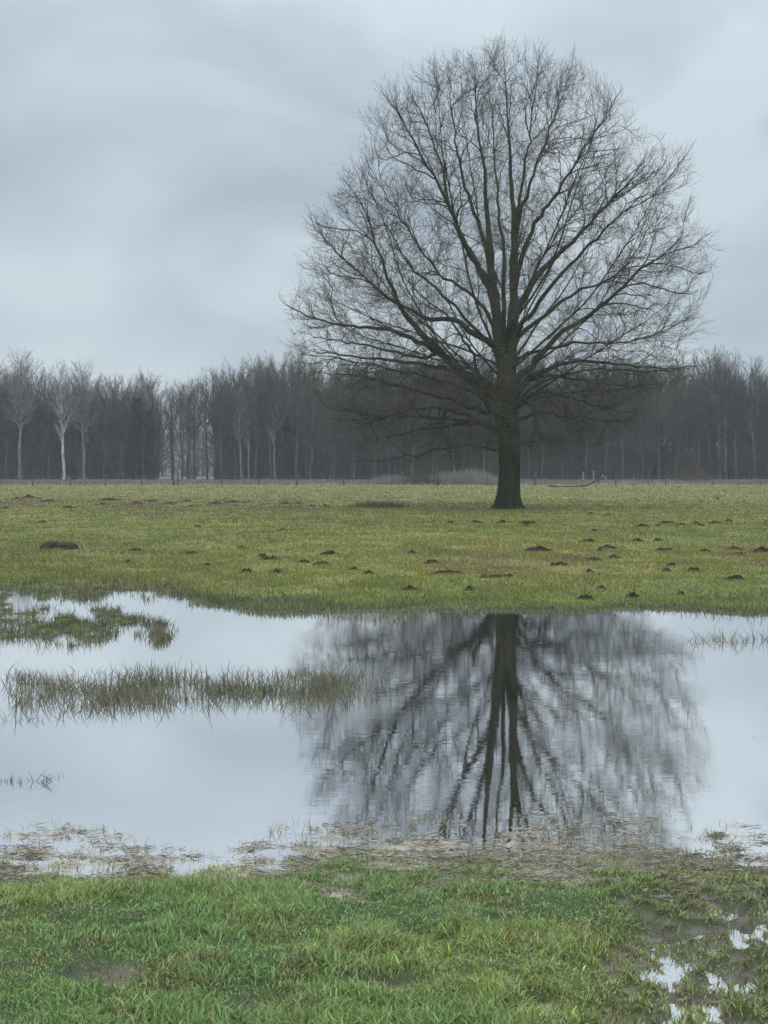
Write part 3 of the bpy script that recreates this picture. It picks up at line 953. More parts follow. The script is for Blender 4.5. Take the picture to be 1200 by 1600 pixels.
DP, DR = dense(LP[:, 3:], LR[:, 3:], 60)
B1b, R1b, own1 = reach(crown_points(560, .35, .8), DP, DR, 12, lambda a, l: np.clip(np.minimum(.65 * a, .008 + .013 * l), .010, .065), 40, 6.5, .11, .42, 1.12)
SK = crown_points(9000, .2, .3)
SK = SK[(SK[:, 2] < 6.3) & (SK[:, 2] > 2.6)][:1000]
B2a, R2a, own2 = reach(np.vstack([crown_points(4600, .28, 1.0, .30), SK]), *[np.concatenate(z_) for z_ in zip(dense(B1b, R1b, 60), (DP, DR))], 7, lambda a, l: np.clip(np.minimum(.6 * a, .0065 + .010 * l), .008, .03), 26, 3.4, .10, .40, 1.12)
nB = len(B1b)
own2 = np.where(own2 < nB, own1[np.minimum(own2, nB - 1)], own2 - nB)
len2 = lambda t_, tot, n: np.clip(.42 * (1 - t_) * tot + .55, .35, 1.6) * rng.uniform(.45, 1.15, n)
PB, PRR = [np.concatenate(z_) for z_ in zip(dense(B2a, R2a, 8), dense(B1b[:, 3:], R1b[:, 3:], 8), dense(LP[:, 10:], LR[:, 10:], 8))]
B3, R3, _o = laterals(PB, PRR, .30, .18, 1.0, (.35, .95), len2, lambda rp_, ln: np.clip(.55 * rp_, .0054, .0095), 4, CEN, .10, .06, .11, envd, .85)
len3 = lambda t_, tot, n: rng.uniform(.18, .62, n)
B4, R4, par4 = laterals(np.concatenate([B3, dense(B2a, R2a, 5)[0]]), np.concatenate([R3, dense(B2a, R2a, 5)[1]]), .235, .12, 1.0, (.35, .9), len3, lambda rp_, ln: np.full(len(ln), .0050), 1, CEN, .10, .06, .14, None)
print('oak', len(LP), len(B1b), len(B2a), len(B3), len(B4))
oak = empty('oak_tree', (OX, OY, OZ), 'large bare solitary tree with a broad rounded crown standing in the middle of the field', 'tree')
# trunk with root flare
tp = catmull([opx(793.5, 806, 0), opx(793.5, 797, 0), opx(793.5, 790, 0), opx(794, 775, 0), opx(795.5, 740, 0), opx(796, 710, 0), opx(794.5, 680, 0), opx(792, 645, 0), opx(791, 610, 0), opx(790.5, 575, 0), opx(790, 555, .05)], 40)
zz = (795 - np.array([806, 797, 790, 775, 740, 710, 680, 645, 610, 575, 555])) * PX
rr = np.interp(tp[:, 2], zz, np.array([31, 27, 22, 17.8, 15.8, 16.3, 17, 16.5, 15.5, 14, 11.5]) * PX)
Vt, Ft = tubes(tp[None], rr[None], 26)
ax = Vt - np.repeat(tp, 26, 0)
th = np.arctan2(ax[:, 1], ax[:, 0])
fl = np.exp(-np.clip(Vt[:, 2], 0, 9) / .45)
k_ = 1 + fl * (.16 * np.cos(5 * th + .6) + .10 * np.cos(3 * th + 2)) + .05 * np.cos(7 * th + Vt[:, 2] * .9) + .10 * (fbm(th * 3 + 20, Vt[:, 2] * 1.5, 161) - .5)
Vt = np.repeat(tp, 26, 0) + ax * k_[:, None]
obj('trunk', mesh_np('trunk', Vt, Ft, M_BARK, None, True), oak)
for i in range(len(LP)):
    kk = np.where(own1 == i)[0]; kl = np.where(own2 == i)[0]
    pr = [tubes(LP[i:i + 1], LR[i:i + 1], 8)]
    if len(kk):
        pr.append(tubes(B1b[kk], R1b[kk], 5))
    if len(kl):
        pr.append(tubes(B2a[kl], R2a[kl], 3))
    v, f, _ = join(pr)
    obj('bough', mesh_np('bough', v, f, M_BARK, None, True), oak)
v, f, _ = join([tubes(B3, R3, 3), tubes(B4, R4, 3)])
print('oak twig quads', len(f))
obj('twigs', mesh_np('twigs', v, f, M_TWIG, None, True), oak, kind='stuff')
# short mossy shoots on the trunk
n = 160
th = rng.uniform(0, 6.28, n); z = rng.uniform(2.4, 5.5, n)
S0 = np.stack([np.cos(th) * .42, np.sin(th) * .42, z], -1)
dd = norm(np.stack([np.cos(th), np.sin(th), rng.uniform(-.2, 1.2, n)], -1)) * rng.uniform(.15, .8, n)[:, None]
P = S0[:, None] + dd[:, None] * np.array([0, .5, 1])[None, :, None] + rng.normal(0, .03, (n, 3, 3))
v, f = tubes(P, np.tile([[.008, .006, .003]], (n, 1)), 3)
obj('trunk_shoots', mesh_np('trunk_shoots', v, f, M_TWIG, None, True), oak, kind='stuff')


# ---- prototypes of the trees in the far wood
def far_tree(H, Wd, seed, bark, twig, kind='round', clear=.38, dens=1.0):
    """Returns (trunk mesh, crown limbs mesh, crown twigs mesh)."""
    n = 9
    p = np.stack([np.cumsum(rng.normal(0, .12, n)), np.cumsum(rng.normal(0, .12, n)), np.linspace(-.2, H * .93, n)], -1)
    p[:, :2] -= p[0, :2]
    tp_ = catmull(p, 18)
    s = np.linspace(0, 1, 18)
    r0 = H * .0125
    tr_ = (r0 * (1 - s) ** .8 + .03)
    tv = tubes(tp_[None], tr_[None], 8)
    cen = np.array([0, 0, H * (.30 if kind != 'birch' else .15)])

    def lf(t_, tot, n):
        w = np.sin(np.clip((t_ - clear) / (1 - clear), 0, 1) ** .7 * math.pi * .93) ** .6 + .12
        return Wd * .55 * w * rng.uniform(.65, 1.15, n)
    up = .05 if kind == 'round' else (.12 if kind == 'tall' else .06)
    b1_, r1_, _ = laterals(tp_[None], tr_[None], .30 / dens, clear, .985, (.55, 1.1), lf, lambda rp_, ln: np.clip(.5 * rp_, .025, .10), 6, cen, .10, up * 1.3, .11)
    droop = -.10 if kind == 'birch' else .05
    b2_, r2_, _ = laterals(b1_, r1_, .36 / dens, .15, 1, (.4, 1.0), lambda t_, tot, n: np.clip(.4 * (1 - t_) * tot + .5, .4, 2.2) * rng.uniform(.6, 1.1, n), lambda rp_, ln: np.clip(.6 * rp_, .016, .04), 4, cen, .06, droop, .13)
    b3_, r3_, _ = laterals(b2_, r2_, .34 / dens, .1, 1, (.4, 1.0), lambda t_, tot, n: rng.uniform(.25, .8, n), lambda rp_, ln: np.full(len(ln), .014), 1, cen, .05, droop * 1.5, .12)
    vc, fc, _ = join([tubes(b1_, r1_, 4)])
    vt_, ft_, _ = join([tubes(b2_, r2_, 3), tubes(b3_, r3_, 3)])
    return (mesh_np('trunk', tv[0], tv[1], bark, None, True), mesh_np('limbs', vc, fc, bark, None, True), mesh_np('crown', vt_, ft_, twig, None, True))


def pine(H, Wd):
    n = 8
    p = np.stack([np.cumsum(rng.normal(0, .06, n)), np.cumsum(rng.normal(0, .06, n)), np.linspace(-.2, H, n)], -1)
    p[:, :2] -= p[0, :2]
    tp_ = catmull(p, 14)
    tr_ = H * .012 * (1 - np.linspace(0, 1, 14)) + .03
    tv = tubes(tp_[None], tr_[None], 7)
    b1_, r1_, _ = laterals(tp_[None], tr_[None], .16, .12, .99, (1.1, 1.5), lambda t_, tot, n: Wd * .5 * (1 - .85 * t_) * rng.uniform(.6, 1.15, n), lambda rp_, ln: np.full(len(ln), .03), 4, np.array([0, 0, H * .4]), .02, -.02, .06)
    P_ = b1_.reshape(-1, 3)
    q = np.repeat(P_, 22, 0) + rng.normal(0, .28, (len(P_) * 22, 3)) * np.array([1, 1, .55])
    d_ = norm(rng.normal(0, 1, q.shape)) * .22
    e_ = norm(np.cross(d_, rng.normal(0, 1, q.shape))) * .06
    Vn = np.stack([q - e_, q + e_, q + d_ + e_ * .3, q + d_ - e_ * .3], 1).reshape(-1, 3)
    Fn = np.arange(len(Vn)).reshape(-1, 4)
    vl, fl_ = tubes(b1_, r1_, 3)
    return (mesh_np('trunk', tv[0], tv[1], M_FBARK, None, True), mesh_np('limbs', vl, fl_, M_FBARK, None, True), mesh_np('crown', Vn, Fn, M_PINE))


PR = {
    'a': far_tree(17.5, 9.5, 1, M_FBARK, M_FTWIG, 'round', .30, .95),
    'b': far_tree(18.0, 6.5, 2, M_FBARK, M_FTWIG, 'tall', .34, 1.0),
    'c': far_tree(16.0, 10.0, 3, M_FBARK, M_FTWIG2, 'round', .26, .95),
    'd': far_tree(17.0, 8.0, 4, M_FBARK, M_FTWIG2, 'round', .16, 1.0),
    'birch1': far_tree(21.0, 7.5, 5, M_BIRCH, M_BTWIG, 'birch', .34, 1.2),
    'birch3': far_tree(21.0, 8.5, 5, M_BIRCH2, M_BTWIG, 'birch', .40, 1.25),
    'birch2': far_tree(18.5, 6.0, 6, M_BIRCH2, M_BTWIG, 'birch', .40, .85),
    'pine1': pine(14.5, 5.5),
    'lone': far_tree(16.5, 8.0, 7, M_FBARK, M_FTWIG, 'round', .36, .95),
    'high': far_tree(16.5, 8.5, 8, M_FBARK, M_FTWIG, 'round', .44, 1.1),
}
for k_, v_ in PR.items():
    print(k_, [len(m_.polygons) for m_ in v_])


def plant(kind, x, y, sc, label, group=None, name='bare_tree', cat='tree', rz=None):
    e = bpy.data.objects.new(name, None)
    e.empty_display_size = .5
    e.location = (x, y, float(height(np.array([x]), np.array([y]))[0]))
    e.rotation_euler = (0, 0, rng.uniform(0, 6.28) if rz is None else rz)
    e.scale = (sc * rng.uniform(.85, 1.15), sc * rng.uniform(.85, 1.15), sc)
    link(e)
    e['label'] = label; e['category'] = cat
    if group:
        e['group'] = group
    for nm, me in zip(('trunk', 'limbs', 'crown'), PR[kind]):
        o = bpy.data.objects.new(nm, me)
        link(o, e)
    return e


def sky_y(px):
    """Row of the wood's top edge in the photo."""
    return float(np.interp(px, [-60, 0, 60, 150, 185, 215, 250, 300, 340, 400, 470, 600, 900, 1050, 1090, 1120, 1150, 1200, 1260], [580, 578, 592, 596, 606, 588, 604, 600, 584, 570, 566, 572, 572, 572, 560, 556, 574, 578, 580]))


def in_gap(px, D):
    return 250 < px < 338 and D < 430



LG = {0: ('grey brown bare tree in the dense wood left of the pale gap', 'bare trees of the wood left of the gap'),
      1: ('grey brown bare tree in the wood between the pale gap and the big tree', 'bare trees of the wood between the gap and the big tree'),
      2: ('grey brown bare tree in the wood to the right of the big tree', 'bare trees of the wood right of the big tree')}
rows = [300, 304, 309, 315, 322, 331]
cnt = 0
for ri, D in enumerate(rows):
    step = 30
    px = -80 + rng.uniform(0, step)
    while px < 1290:
        p_ = px + rng.uniform(-8, 8); dd_ = D + rng.uniform(-1.6, 1.6)
        if in_gap(p_, dd_) and ri in (1, 3, 5):
            plant('high', (p_ - 600) / FPX * dd_, dd_, (750 - sky_y(p_)) / FPX * dd_ * rng.uniform(.9, 1.0) / 16.5, 'high crowned tree with thin bare trunk rising behind the pale gap in the wood', 'high crowned trees over the pale gap')
        if not in_gap(p_, dd_):
            tgt = (750 - sky_y(p_)) / FPX * 300 * dd_ / 300 * rng.uniform(.78, 1.06)
            kd = ['a', 'b', 'c', 'd'][int(rng.integers(0, 4))]
            base = {'a': 17.5, 'b': 18, 'c': 16, 'd': 17}[kd]
            gi = 0 if p_ < 270 else (1 if p_ < 793 else 2)
            plant(kd, (p_ - 600) / FPX * dd_, dd_, tgt / base, *LG[gi]); cnt += 1
        px += step
print('wood trees', cnt)
# trees that stand out
plant('birch1', (100 - 600) / FPX * 297, 297, .93, 'tall white stemmed birch with a mauve crown, brightest trunk at the left of the wood', name='birch_tree', cat='birch tree')
plant('birch3', (30 - 600) / FPX * 298, 298, 1.03, 'tall birch with pinkish crown rising above the wood at the far left', name='birch_tree', cat='birch tree', rz=2)
plant('birch3', (132 - 600) / FPX * 299, 299, .94, 'slimmer birch crown just right of the white stemmed birch', name='birch_tree', cat='birch tree')
plant('birch2', (225 - 600) / FPX * 303, 303, .93, 'thin topped tree poking above the wood left of the pale gap', name='birch_tree', cat='birch tree')
plant('birch3', (1135 - 600) / FPX * 302, 302, .97, 'tall mauve birch crown rising at the right end of the wood', name='birch_tree', cat='birch tree')
plant('birch2', (1180 - 600) / FPX * 300, 300, .97, 'birch with pale twigs at the right edge of the picture', name='birch_tree', cat='birch tree')
for px, sc_, lb in ((378, .85, 'taller of two pale trunks close together right of the gap'), (389, .66, 'shorter of two pale trunks close together right of the gap'), (430, .8, 'faint pale trunk birch between gap and big tree')):
    plant('birch2', (px - 600) / FPX * 298.5, 298.5, sc_, lb, name='birch_tree', cat='birch tree')
plant('lone', (297 - 600) / FPX * 295, 295, .93, 'dark bare tree standing alone before the pale gap in the wood', name='bare_tree')
for px, sc_, lb in ((213, .95, 'dark green conifer just left of the pale gap'), (232, .8, 'lower dark conifer nearest to the pale gap'), (1030, .70, 'dark conifer low in the wood right of the big tree'), (905, .75, 'dark conifer in the shade right of the big trunk'),
                    (715, .6, 'dark conifer in the wood left of the big trunk'), (450, .7, 'dark conifer in the wood between gap and big tree'), (570, .7, 'dark conifer in the wood below the lower left boughs')):
    plant('pine1', (px - 600) / FPX * 302, 302, sc_, lb, name='conifer', cat='conifer')

# the depth of the wood: too many stems to tell apart, one object that scatters a tree over its points
low = far_tree(16.5, 9.0, 9, M_FBARK, M_FTWIG, 'round', .06, .60)


def mesh_arrays(me):
    v = np.empty(len(me.vertices) * 3, np.float32); me.vertices.foreach_get('co', v)
    f = np.empty(len(me.loops), np.int32); me.loops.foreach_get('vertex_index', f)
    return v.reshape(-1, 3), f.reshape(-1, 4)


v, f, _ = join([mesh_arrays(m_) for m_ in low])
seed_tree = bpy.data.objects.new('deep_wood_tree', mesh_np('deep_wood_tree', v, f, M_FTWIG, None, True))
pts, scl, rot = [], [], []
for D in (338, 345, 353, 364, 380, 470, 490):
    px = -140 + rng.uniform(0, 20)
    while px < 1340:
        p_ = px + rng.uniform(-8, 8)
        if not in_gap(p_, D):
            pts.append(((p_ - 600) / FPX * D, D, 0)); scl.append((750 - sky_y(p_)) / FPX * D * rng.uniform(.80, .98) / 16.5); rot.append((0, 0, rng.uniform(0, 6.28)))
        px += 26
me = bpy.data.meshes.new('deep_wood')
me.from_pydata(pts, [], [])
at = me.attributes.new('tree_scale', 'FLOAT', 'POINT'); at.data.foreach_set('value', np.array(scl, np.float32))
at = me.attributes.new('tree_turn', 'FLOAT_VECTOR', 'POINT'); at.data.foreach_set('vector', np.array(rot, np.float32).ravel())
me.materials.append(M_FTWIG)
dw = obj('deep_wood', me, kind='stuff', label='dark mass of bare trees in the depth of the wood across the horizon', category='wood')
ng = bpy.data.node_groups.new('scatter_trees', 'GeometryNodeTree')
ng.interface.new_socket('Geometry', in_out='INPUT', socket_type='NodeSocketGeometry')
ng.interface.new_socket('Geometry', in_out='OUTPUT', socket_type='NodeSocketGeometry')
gi_ = N(ng, 'NodeGroupInput'); go_ = N(ng, 'NodeGroupOutput')
oi_ = N(ng, 'GeometryNodeObjectInfo'); oi_.inputs['Object'].default_value = seed_tree; oi_.inputs['As Instance'].default_value = True
ip_ = N(ng, 'GeometryNodeInstanceOnPoints')
a1 = N(ng, 'GeometryNodeInputNamedAttribute', data_type='FLOAT'); a1.inputs['Name'].default_value = 'tree_scale'
a2 = N(ng, 'GeometryNodeInputNamedAttribute', data_type='FLOAT_VECTOR'); a2.inputs['Name'].default_value = 'tree_turn'
ng.links.new(gi_.outputs[0], ip_.inputs['Points']); ng.links.new(oi_.outputs['Geometry'], ip_.inputs['Instance'])
ng.links.new(a1.outputs['Attribute'], ip_.inputs['Scale']); ng.links.new(a2.outputs['Attribute'], ip_.inputs['Rotation'])
ng.links.new(ip_.outputs[0], go_.inputs[0])
dw.modifiers.new('scatter', 'NODES').node_group = ng

# undergrowth at the foot of the wood
n = 44000
y = rng.uniform(299, 345, n); x = rng.uniform(-1, 1, n) * .27 * y
u_, v_ = uv(x, y)
k = ~((u_ > 246) & (u_ < 342))
x, y = x[k], y[k]
x = np.concatenate([x, rng.uniform(-68, -34, 9000)]); y = np.concatenate([y, rng.uniform(455, 520, 9000)]); n = len(x)
bh = 1.5 + 9 * fbm(x * .09, y * .12, 171, 3) ** 1.3
bh = np.where(y > 430, 11.0, bh)
z0 = rng.uniform(0, 1, n) * bh
d_ = norm(np.stack([rng.normal(0, .6, n), rng.normal(0, .6, n), rng.uniform(.4, 1.4, n)], -1))
S0 = np.stack([x, y, z0 - .1], -1)
P = np.stack([S0, S0 + d_ * .6 + rng.normal(0, .08, (n, 3)), S0 + d_ * 1.3 + rng.normal(0, .15, (n, 3))], 1)
v, f = tubes(P, np.tile([[.05, .04, .02]], (n, 1)), 3)
obj('undergrowth', mesh_np('undergrowth', v, f, M_FTWIG, None, True), kind='stuff', label='dark brown undergrowth at the foot of the wood', category='undergrowth')


# ------------------------------------------------------------------ scrub by the fence
def scrub(px, py, wpx, hpx, n, label, mat=None):
    X, Y = g(px, py)
    s = Y / FPX
    W_, H_ = wpx * s, hpx * s
    nn = int(n * 1.7)
    b = rng.uniform(-1, 1, (nn, 2)) * np.array([W_ * .42, W_ * .3])
    prof = np.sqrt(np.clip(1 - (b[:, 0] / (W_ * .5)) ** 2, .05, 1))
    hh = H_ * prof * rng.uniform(.45, 1.1, nn)
    ln = np.stack([b[:, 0] * .25 + rng.normal(0, .15, nn), rng.normal(0, .2, nn), hh], -1)
    S0 = np.stack([b[:, 0], b[:, 1], np.full(nn, -.05)], -1)
    P = np.stack([S0 + ln * t_ + (rng.normal(0, .06, (nn, 3)) if t_ else 0) for t_ in (0, .33, .66, 1)], 1)
    Rr = np.tile([[.02, .016, .012, .006]], (nn, 1))
    q2, r2, _ = laterals(P, Rr, .22, .25, 1, (.4, 1.0), lambda t_, tot, n_: rng.uniform(.15, .5, n_), lambda rp_, l_: np.full(len(l_), .010), 2, np.array([0, 0, -1.0]), .05, .05, .2)
    e = empty('scrub_bush', (X, Y, float(height(np.array([X]), np.array([Y]))[0])), label, 'bush')
    v, f = tubes(P, Rr, 3); obj('stems', mesh_np('stems', v, f, mat or M_SCRUB, None, True), e, kind='stuff')
    v, f = tubes(q2, r2, 3); obj('twigs', mesh_np('twigs', v, f, mat or M_SCRUB, None, True), e, kind='stuff')
    return e


scrub(612, 757, 60, 15, 220, 'low greyish scrub bush at the left end of the thicket by the fence')
scrub(655, 757, 70, 17, 260, 'brownish scrub bush in the thicket left of the big trunk', M_FTWIG2)
scrub(700, 757, 56, 20, 240, 'pale twiggy scrub bush around the fence post left of the trunk')
scrub(738, 757, 64, 25, 320, 'tallest pale scrub bush just left of the big trunk')
scrub(770, 758, 40, 13, 140, 'low scrub bush partly hidden by the big trunk')
scrub(1080, 700 + 52, 60, 24, 160, 'brownish bush at the foot of the wood in the right half', M_FTWIG2)
# broken pale stub in the thicket
X, Y = g(711, 757)
P = catmull([(0, 0, -.1), (.02, 0, .7), (-.03, .02, 1.35), (-.02, 0, 1.75)], 9)
v, f = tubes(P[None], np.linspace(.08, .05, 9)[None], 7)
P2 = catmull([(-.02, 0, 1.45), (.1, 0, 1.65), (.22, .02, 1.72)], 6)
v2, f2 = tubes(P2[None], np.linspace(.04, .02, 6)[None], 6)
v, f, _ = join([(v, f), (v2, f2)])
o = obj('broken_stub', mesh_np('broken_stub', v, f, M_PALEWOOD, None, True), label='small pale broken stub sticking up from the thicket left of the trunk', category='dead stub')
o.location = (X, Y + .6, float(height(np.array([X]), np.array([Y]))[0]))

# ------------------------------------------------------------------ fence along the far side
FD = 190.0
fence = empty('wire_fence', ((271 - 600) / FPX * FD, FD, 0), 'old wire fence on thin weathered posts along the far side of the field', 'fence')
posts = [(-60, 1.2, 0), (-5, 1.1, 0), (52, 1.15, 0), (110, 1.1, 0), (165, 1.2, 0), (222, 1.1, 0), (272, 1.35, 1), (278, 1.5, 1), (347, 1.1, 0), (405, 1.0, 0), (463, 1.55, 1), (537, 1.25, 1), (612, 1.0, 0), (685, 1.75, 1), (762, 1.2, 0),
         (837, 1.65, 1), (912, 1.5, 2), (928, 1.6, 2), (962, 1.35, 1), (1040, 1.1, 0), (1115, 1.15, 0), (1188, 1.15, 0), (1262, 1.1, 0)]
tops = []
for (px, hh, kd) in posts:
    X = (px - 600) / FPX * FD
    zb = float(height(np.array([X]), np.array([FD]))[0])
    tx_, ty_ = rng.normal(0, .05, 2)
    P = np.array([[0, 0, -.25], [tx_ * .3, ty_ * .3, hh * .4], [tx_ * .7, ty_ * .7, hh * .8], [tx_, ty_, hh]])
    rad = {0: .055, 1: .10, 2: .09}[kd]
    v, f = tubes(P[None], np.array([[rad, rad * .95, rad * .9, rad * .85]]), 6)
    # pointed cap
    kv = len(v); v = np.vstack([v, [[tx_, ty_, hh + .06]]])
    cap = [[kv - 6 + i, kv - 6 + (i + 1) % 6, kv, kv] for i in range(6)]
    me = bpy.data.meshes.new('fence_post')
    me.from_pydata([tuple(a) for a in v], [], [tuple(a) for a in f] + [tuple(c_[:3]) for c_ in cap])
    me.materials.append(M_PALEWOOD if kd == 2 else M_POST)
    o = obj('fence_post', me, fence)
    o.location = (X - fence.location.x, 0, zb)
    tops.append((X - fence.location.x, hh, zb))
tops.sort()
for fr_ in (.35, .65, .92):
    pts = []
    for (x0, h0, z0), (x1, h1, z1) in zip(tops[:-1], tops[1:]):
        for t_ in (0, .25, .5, .75):
            pts.append((x0 + (x1 - x0) * t_, -.08, z0 + (min(h0, 1.2) + (min(h1, 1.2) - min(h0, 1.2)) * t_) * fr_ - .06 * math.sin(math.pi * t_)))
    P = np.array(pts)
    v, f = tubes(P[None], np.full((1, len(P)), .008), 4)
    obj('wire', mesh_np('wire', v, f, M_WIRE), fence)

# fallen branch by the fence
bx, by = g(920, 761)
fb = empty('fallen_branch', (bx, by, float(height(np.array([bx]), np.array([by]))[0])), 'bent fallen branch with a pale broken fork lying before the fence right of the tree', 'fallen branch')
s_ = by / FPX
pp = lambda a, b, dy=0: ((a - 920) * s_, dy, (761 - b) * s_)
P = catmull([pp(857, 759), pp(875, 760.2), pp(900, 760), pp(918, 758), pp(930, 752), pp(941, 747), pp(947, 743)], 20)
v, f = tubes(P[None], np.linspace(.09, .06, 20)[None] + rng.normal(0, .006, (1, 20)), 7)
obj('stem', mesh_np('stem', v, f, M_DARKWOOD, None, True), fb)
for pts in ([pp(937, 757), pp(940, 750), pp(942, 741)], [pp(942, 742), pp(948, 750), pp(953, 754), pp(960, 760)], [pp(931, 760, .3), pp(936, 752, .2), pp(941, 744)]):
    P = catmull(pts, 10)
    v, f = tubes(P[None], np.linspace(.07, .045, 10)[None], 6)
    obj('broken_fork', mesh_np('broken_fork', v, f, M_PALEWOOD, None, True), fb)


# ------------------------------------------------------------------ molehills, clods
def mound_mesh(seed, nr=7, na=18, rough=.35):
    Vm = [(0, 0, 1.0)]
    for i in range(1, nr + 1):
        r = i / nr
        for j in range(na):
            a = j / na * 2 * math.pi
            nz = fbm(np.array([math.cos(a) * r * 4 + 5 * seed]), np.array([math.sin(a) * r * 4 + 7]), seed, 2)[0]
            n2 = vnoise(np.array([math.cos(a) * 1.3 + 3 * seed]), np.array([math.sin(a) * 1.3]), seed + 5)[0]
            rr = r * (.55 + .9 * n2)
            z = (math.cos(r * math.pi / 2) ** 1.1) * (.7 + 1.7 * (nz - .42)) - (.15 if i == nr else 0)
            Vm.append((rr * math.cos(a), rr * math.sin(a), z))
    Fm = [(0, 1 + j, 1 + (j + 1) % na) for j in range(na)]
    for i in range(nr - 1):
        for j in range(na):
            a = 1 + i * na + j; b = 1 + i * na + (j + 1) % na
            Fm.append((a, a + na, b + na, b))
    me = bpy.data.meshes.new('molehill')
    me.from_pydata(Vm, [], Fm)
    me.materials.append(M_SOIL)
    return me


MM = [mound_mesh(s) for s in range(1, 7)]


def mole(px, py, hw, label, group=None, hh=None, name='molehill', cat='molehill', dy=.8, mesh=None, k=0):
    X, Y = g(px, py)
    s = Y / FPX
    w = hw * s
    o = bpy.data.objects.new(name, mesh or MM[k % 6])
    link(o)
    z = float(height(np.array([X]), np.array([Y]))[0])
    o.location = (X, Y, z - .01)
    o.scale = (w * 1.75 * rng.uniform(.8, 1.25), max(w * dy, .12), hh if hh else min(.05 + w * .20, .15))
    o.rotation_euler = (0, 0, rng.uniform(-.3, .3))
    o['label'] = label; o['category'] = cat
    if group:
        o['group'] = group
    return o


k = 0
for grp, lab, lst in (
    ('molehills in the far row at left', 'small dark molehill in the far row across the left of the field',
     [(10, 795, 8), (26, 780, 6), (60, 779, 6), (76, 783, 10), (108, 794, 9), (170, 782, 16), (160, 789, 7), (212, 787, 8), (240, 783, 8), (265, 787, 8), (299, 792, 7), (292, 783, 6), (337, 787, 8), (363, 785, 9), (385, 786, 5), (65, 816, 6), (447, 788, 6), (465, 787, 6), (487, 791, 5), (508, 791, 7)]),
    ('molehills in the middle of the field at left', 'small brown molehill scattered in the middle of the field left of centre',
     [(214, 860, 8), (300, 866, 9), (378, 858, 6), (410, 868, 8), (414, 875, 8), (426, 874, 6), (477, 878, 8), (553, 890, 6), (577, 896, 7), (385, 894, 10), (432, 895, 8), (200, 879, 7), (325, 883, 5), (440, 828, 6), (310, 824, 5)]),
    ('molehills right of the trunk, nearer the tree', 'small dark molehill in the loose row on the grass beyond the middle at right',
     [(704, 817, 6), (743, 817, 9), (785, 817, 9), (828, 818, 12), (822, 821, 6), (923, 804, 5), (950, 806, 5), (1003, 822, 9), (1028, 822, 4), (1045, 817, 10), (1065, 820, 6), (1088, 818, 6), (1095, 821, 5), (1118, 818, 11), (928, 830, 5), (1140, 815, 5)]),
    ('molehills in the middle of the field at right', 'brown molehill in the middle of the field in the right half',
     [(920, 845, 9), (996, 845, 8), (1028, 844, 5), (950, 857, 11), (937, 860, 6), (1103, 861, 8), (1155, 866, 8), (644, 866, 7), (675, 880, 9), (921, 891, 5), (958, 871, 10), (930, 876, 10), (1050, 884, 7), (1043, 891, 6), (1085, 892, 9), (735, 920, 8), (640, 921, 10), (918, 932, 10), (940, 915, 5), (990, 929, 9), (1065, 926, 5)])):
    for (px, py, hw) in lst:
        mole(px, py, hw, lab, grp, k=k); k += 1
mole(44, 778, 9, 'largest dark molehill at the left end of the far row', hh=.20, k=1)
mole(505, 881, 11, 'dark molehill with a pale crown, largest left of centre in the field', k=2)
mole(515, 867, 9, 'pointed dark molehill just above the largest one left of centre', k=3, hh=.09)
mole(843, 860, 14, 'dark pointed molehill left of the dug up clod in the right half', k=4, hh=.10)
mole(1039, 861, 12, 'wide dark molehill midway between the dug up clod and the right edge', k=5, hh=.07)
mole(1148, 859, 11, 'dark molehill just left of the one cut by the right edge', k=0, hh=.07)
mole(1190, 863, 13, 'dark molehill cut by the right edge of the picture', k=1, hh=.10)
mole(705, 896, 16, 'reddish brown molehill left of the largest dug up clod', k=2, hh=.07)
mole(1150, 902, 12, 'crescent shaped dark molehill nearest to the water at right', k=3, hh=.08)


def clod(px, py, wpx, hpx, n, label, seed):
    """A heap of turned-up sods: several lumps."""
    X, Y = g(px, py)
    s = Y / FPX
    e = empty('dug_up_clods', (X, Y, float(height(np.array([X]), np.array([Y]))[0]) - .01), label, 'clod of earth')
    r_ = random.Random(seed)
    for i in range(n):
        o = bpy.data.objects.new('clod', MM[r_.randrange(6)])
        link(o, e)
        w = wpx * s / n * r_.uniform(1.0, 1.6)
        o.location = ((i + .5) / n * wpx * s - wpx * s / 2 + r_.uniform(-.02, .02), r_.uniform(-.1, .1), 0)
        o.scale = (w * .95, w * .8, hpx * s * r_.uniform(.5, .8))
        o.rotation_euler = (r_.uniform(-.15, .15), r_.uniform(-.2, .2), r_.uniform(0, 6))


clod(775, 901, 50, 8, 7, 'largest dark clod of dug up turf, in the field just below the trunk', 1)
clod(873, 882, 26, 8, 4, 'dug up dark clod with a slanting arm in the right half of the field', 2)
clod(891, 874, 24, 5, 4, 'flat dark sods just right above the slanting clod', 3)

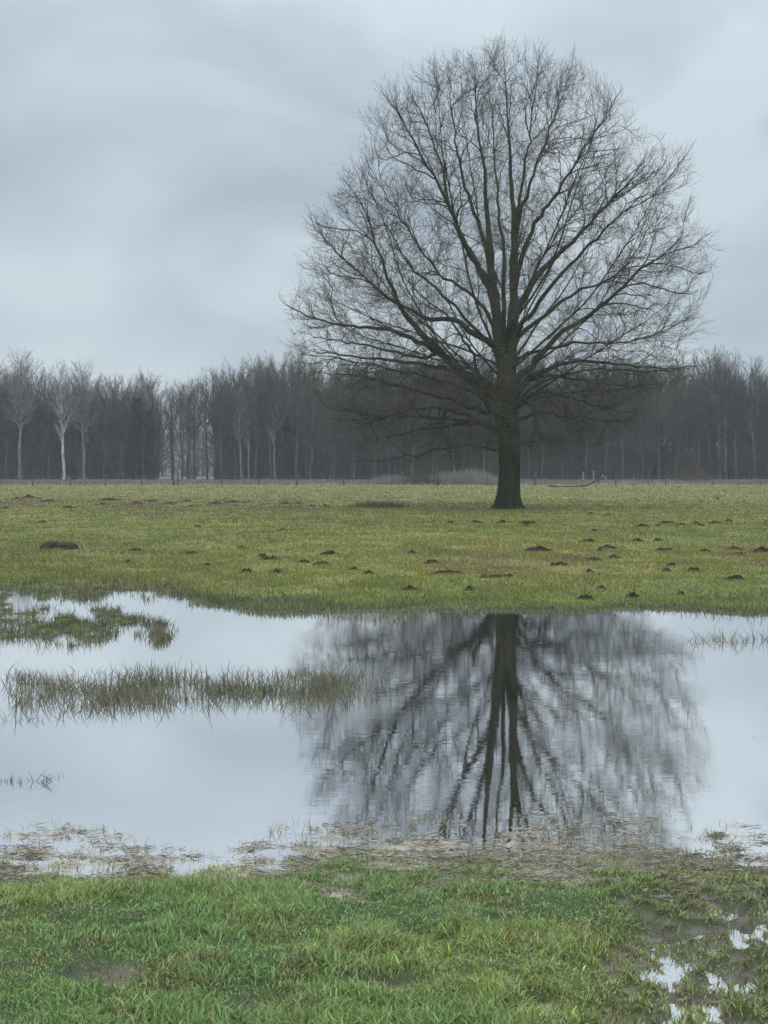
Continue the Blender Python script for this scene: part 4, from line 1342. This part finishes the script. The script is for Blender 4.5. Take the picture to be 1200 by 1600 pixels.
# dark turf block at left
X, Y = g(92, 858)
s_ = Y / FPX
bmv, bmf = [], []
nxx, nyy = 22, 9
for j in range(nyy):
    for i in range(nxx):
        a = i / (nxx - 1) * 2 - 1; b = j / (nyy - 1) * 2 - 1
        edge = (1 - abs(a) ** 5) * (1 - abs(b) ** 4)
        nz = vnoise(np.array([a * 5.]), np.array([b * 3.]), 9)[0]
        bmv.append((a * 29 * s_ * (1 + .05 * (nz - .5)), b * .30, 13.5 * s_ * (edge ** .45) * (.72 + .4 * nz + .12 * (a < -.1)) - .02))
for j in range(nyy - 1):
    for i in range(nxx - 1):
        q = j * nxx + i
        bmf.append((q, q + 1, q + nxx + 1, q + nxx))
me = bpy.data.meshes.new('turf_heap'); me.from_pydata(bmv, [], bmf); me.materials.append(M_SOIL)
o = obj('turf_heap', me, label='long low dark brown heap of turf alone in the grass at left', category='heap of turf')
o.location = (X, Y, float(height(np.array([X]), np.array([Y]))[0]) - .01)

# reddish dry patch in front of the thicket
tuft(592, 795, 1000, .55, (.08, .34), 'low reddish brown patch of dry dock stems in the far field left of the tree', None, np.array([.20, .125, .075]), lean=(.1, .9), name='dry_dock', cat='dry plant', w=(.02, .05), dryf=.3, mat=M_STRAW, squash=.6)
tuft(1120, 783, 14, .10, (.2, .38), 'thin dry thistle stalk alone in the far field at right', None, np.array([.12, .10, .06]), lean=(.0, .35), name='dry_thistle', cat='dry plant', w=(.02, .04), mat=M_STRAW)

# ------------------------------------------------------------------ haze
m, t, out = new_mat('haze_air')
pv = N(t, 'ShaderNodeVolumePrincipled')
pv.inputs['Color'].default_value = (0.80, 0.90, 1.0, 1)
pv.inputs['Density'].default_value = 0.0003
pv.inputs['Anisotropy'].default_value = 0.0
t.links.new(pv.outputs[0], out.inputs['Volume'])
x0, x1, y0, y1, z0, z1 = -705, 705, -62, 705, -1.3, 28
Vh = np.array([(x, y, z) for x in (x0, x1) for y in (y0, y1) for z in (z0, z1)])
Fh = np.array([[0, 1, 3, 2], [4, 6, 7, 5], [0, 4, 5, 1], [2, 3, 7, 6], [0, 2, 6, 4], [1, 5, 7, 3]])
obj('haze', mesh_np('haze', Vh, Fh, m), kind='stuff')
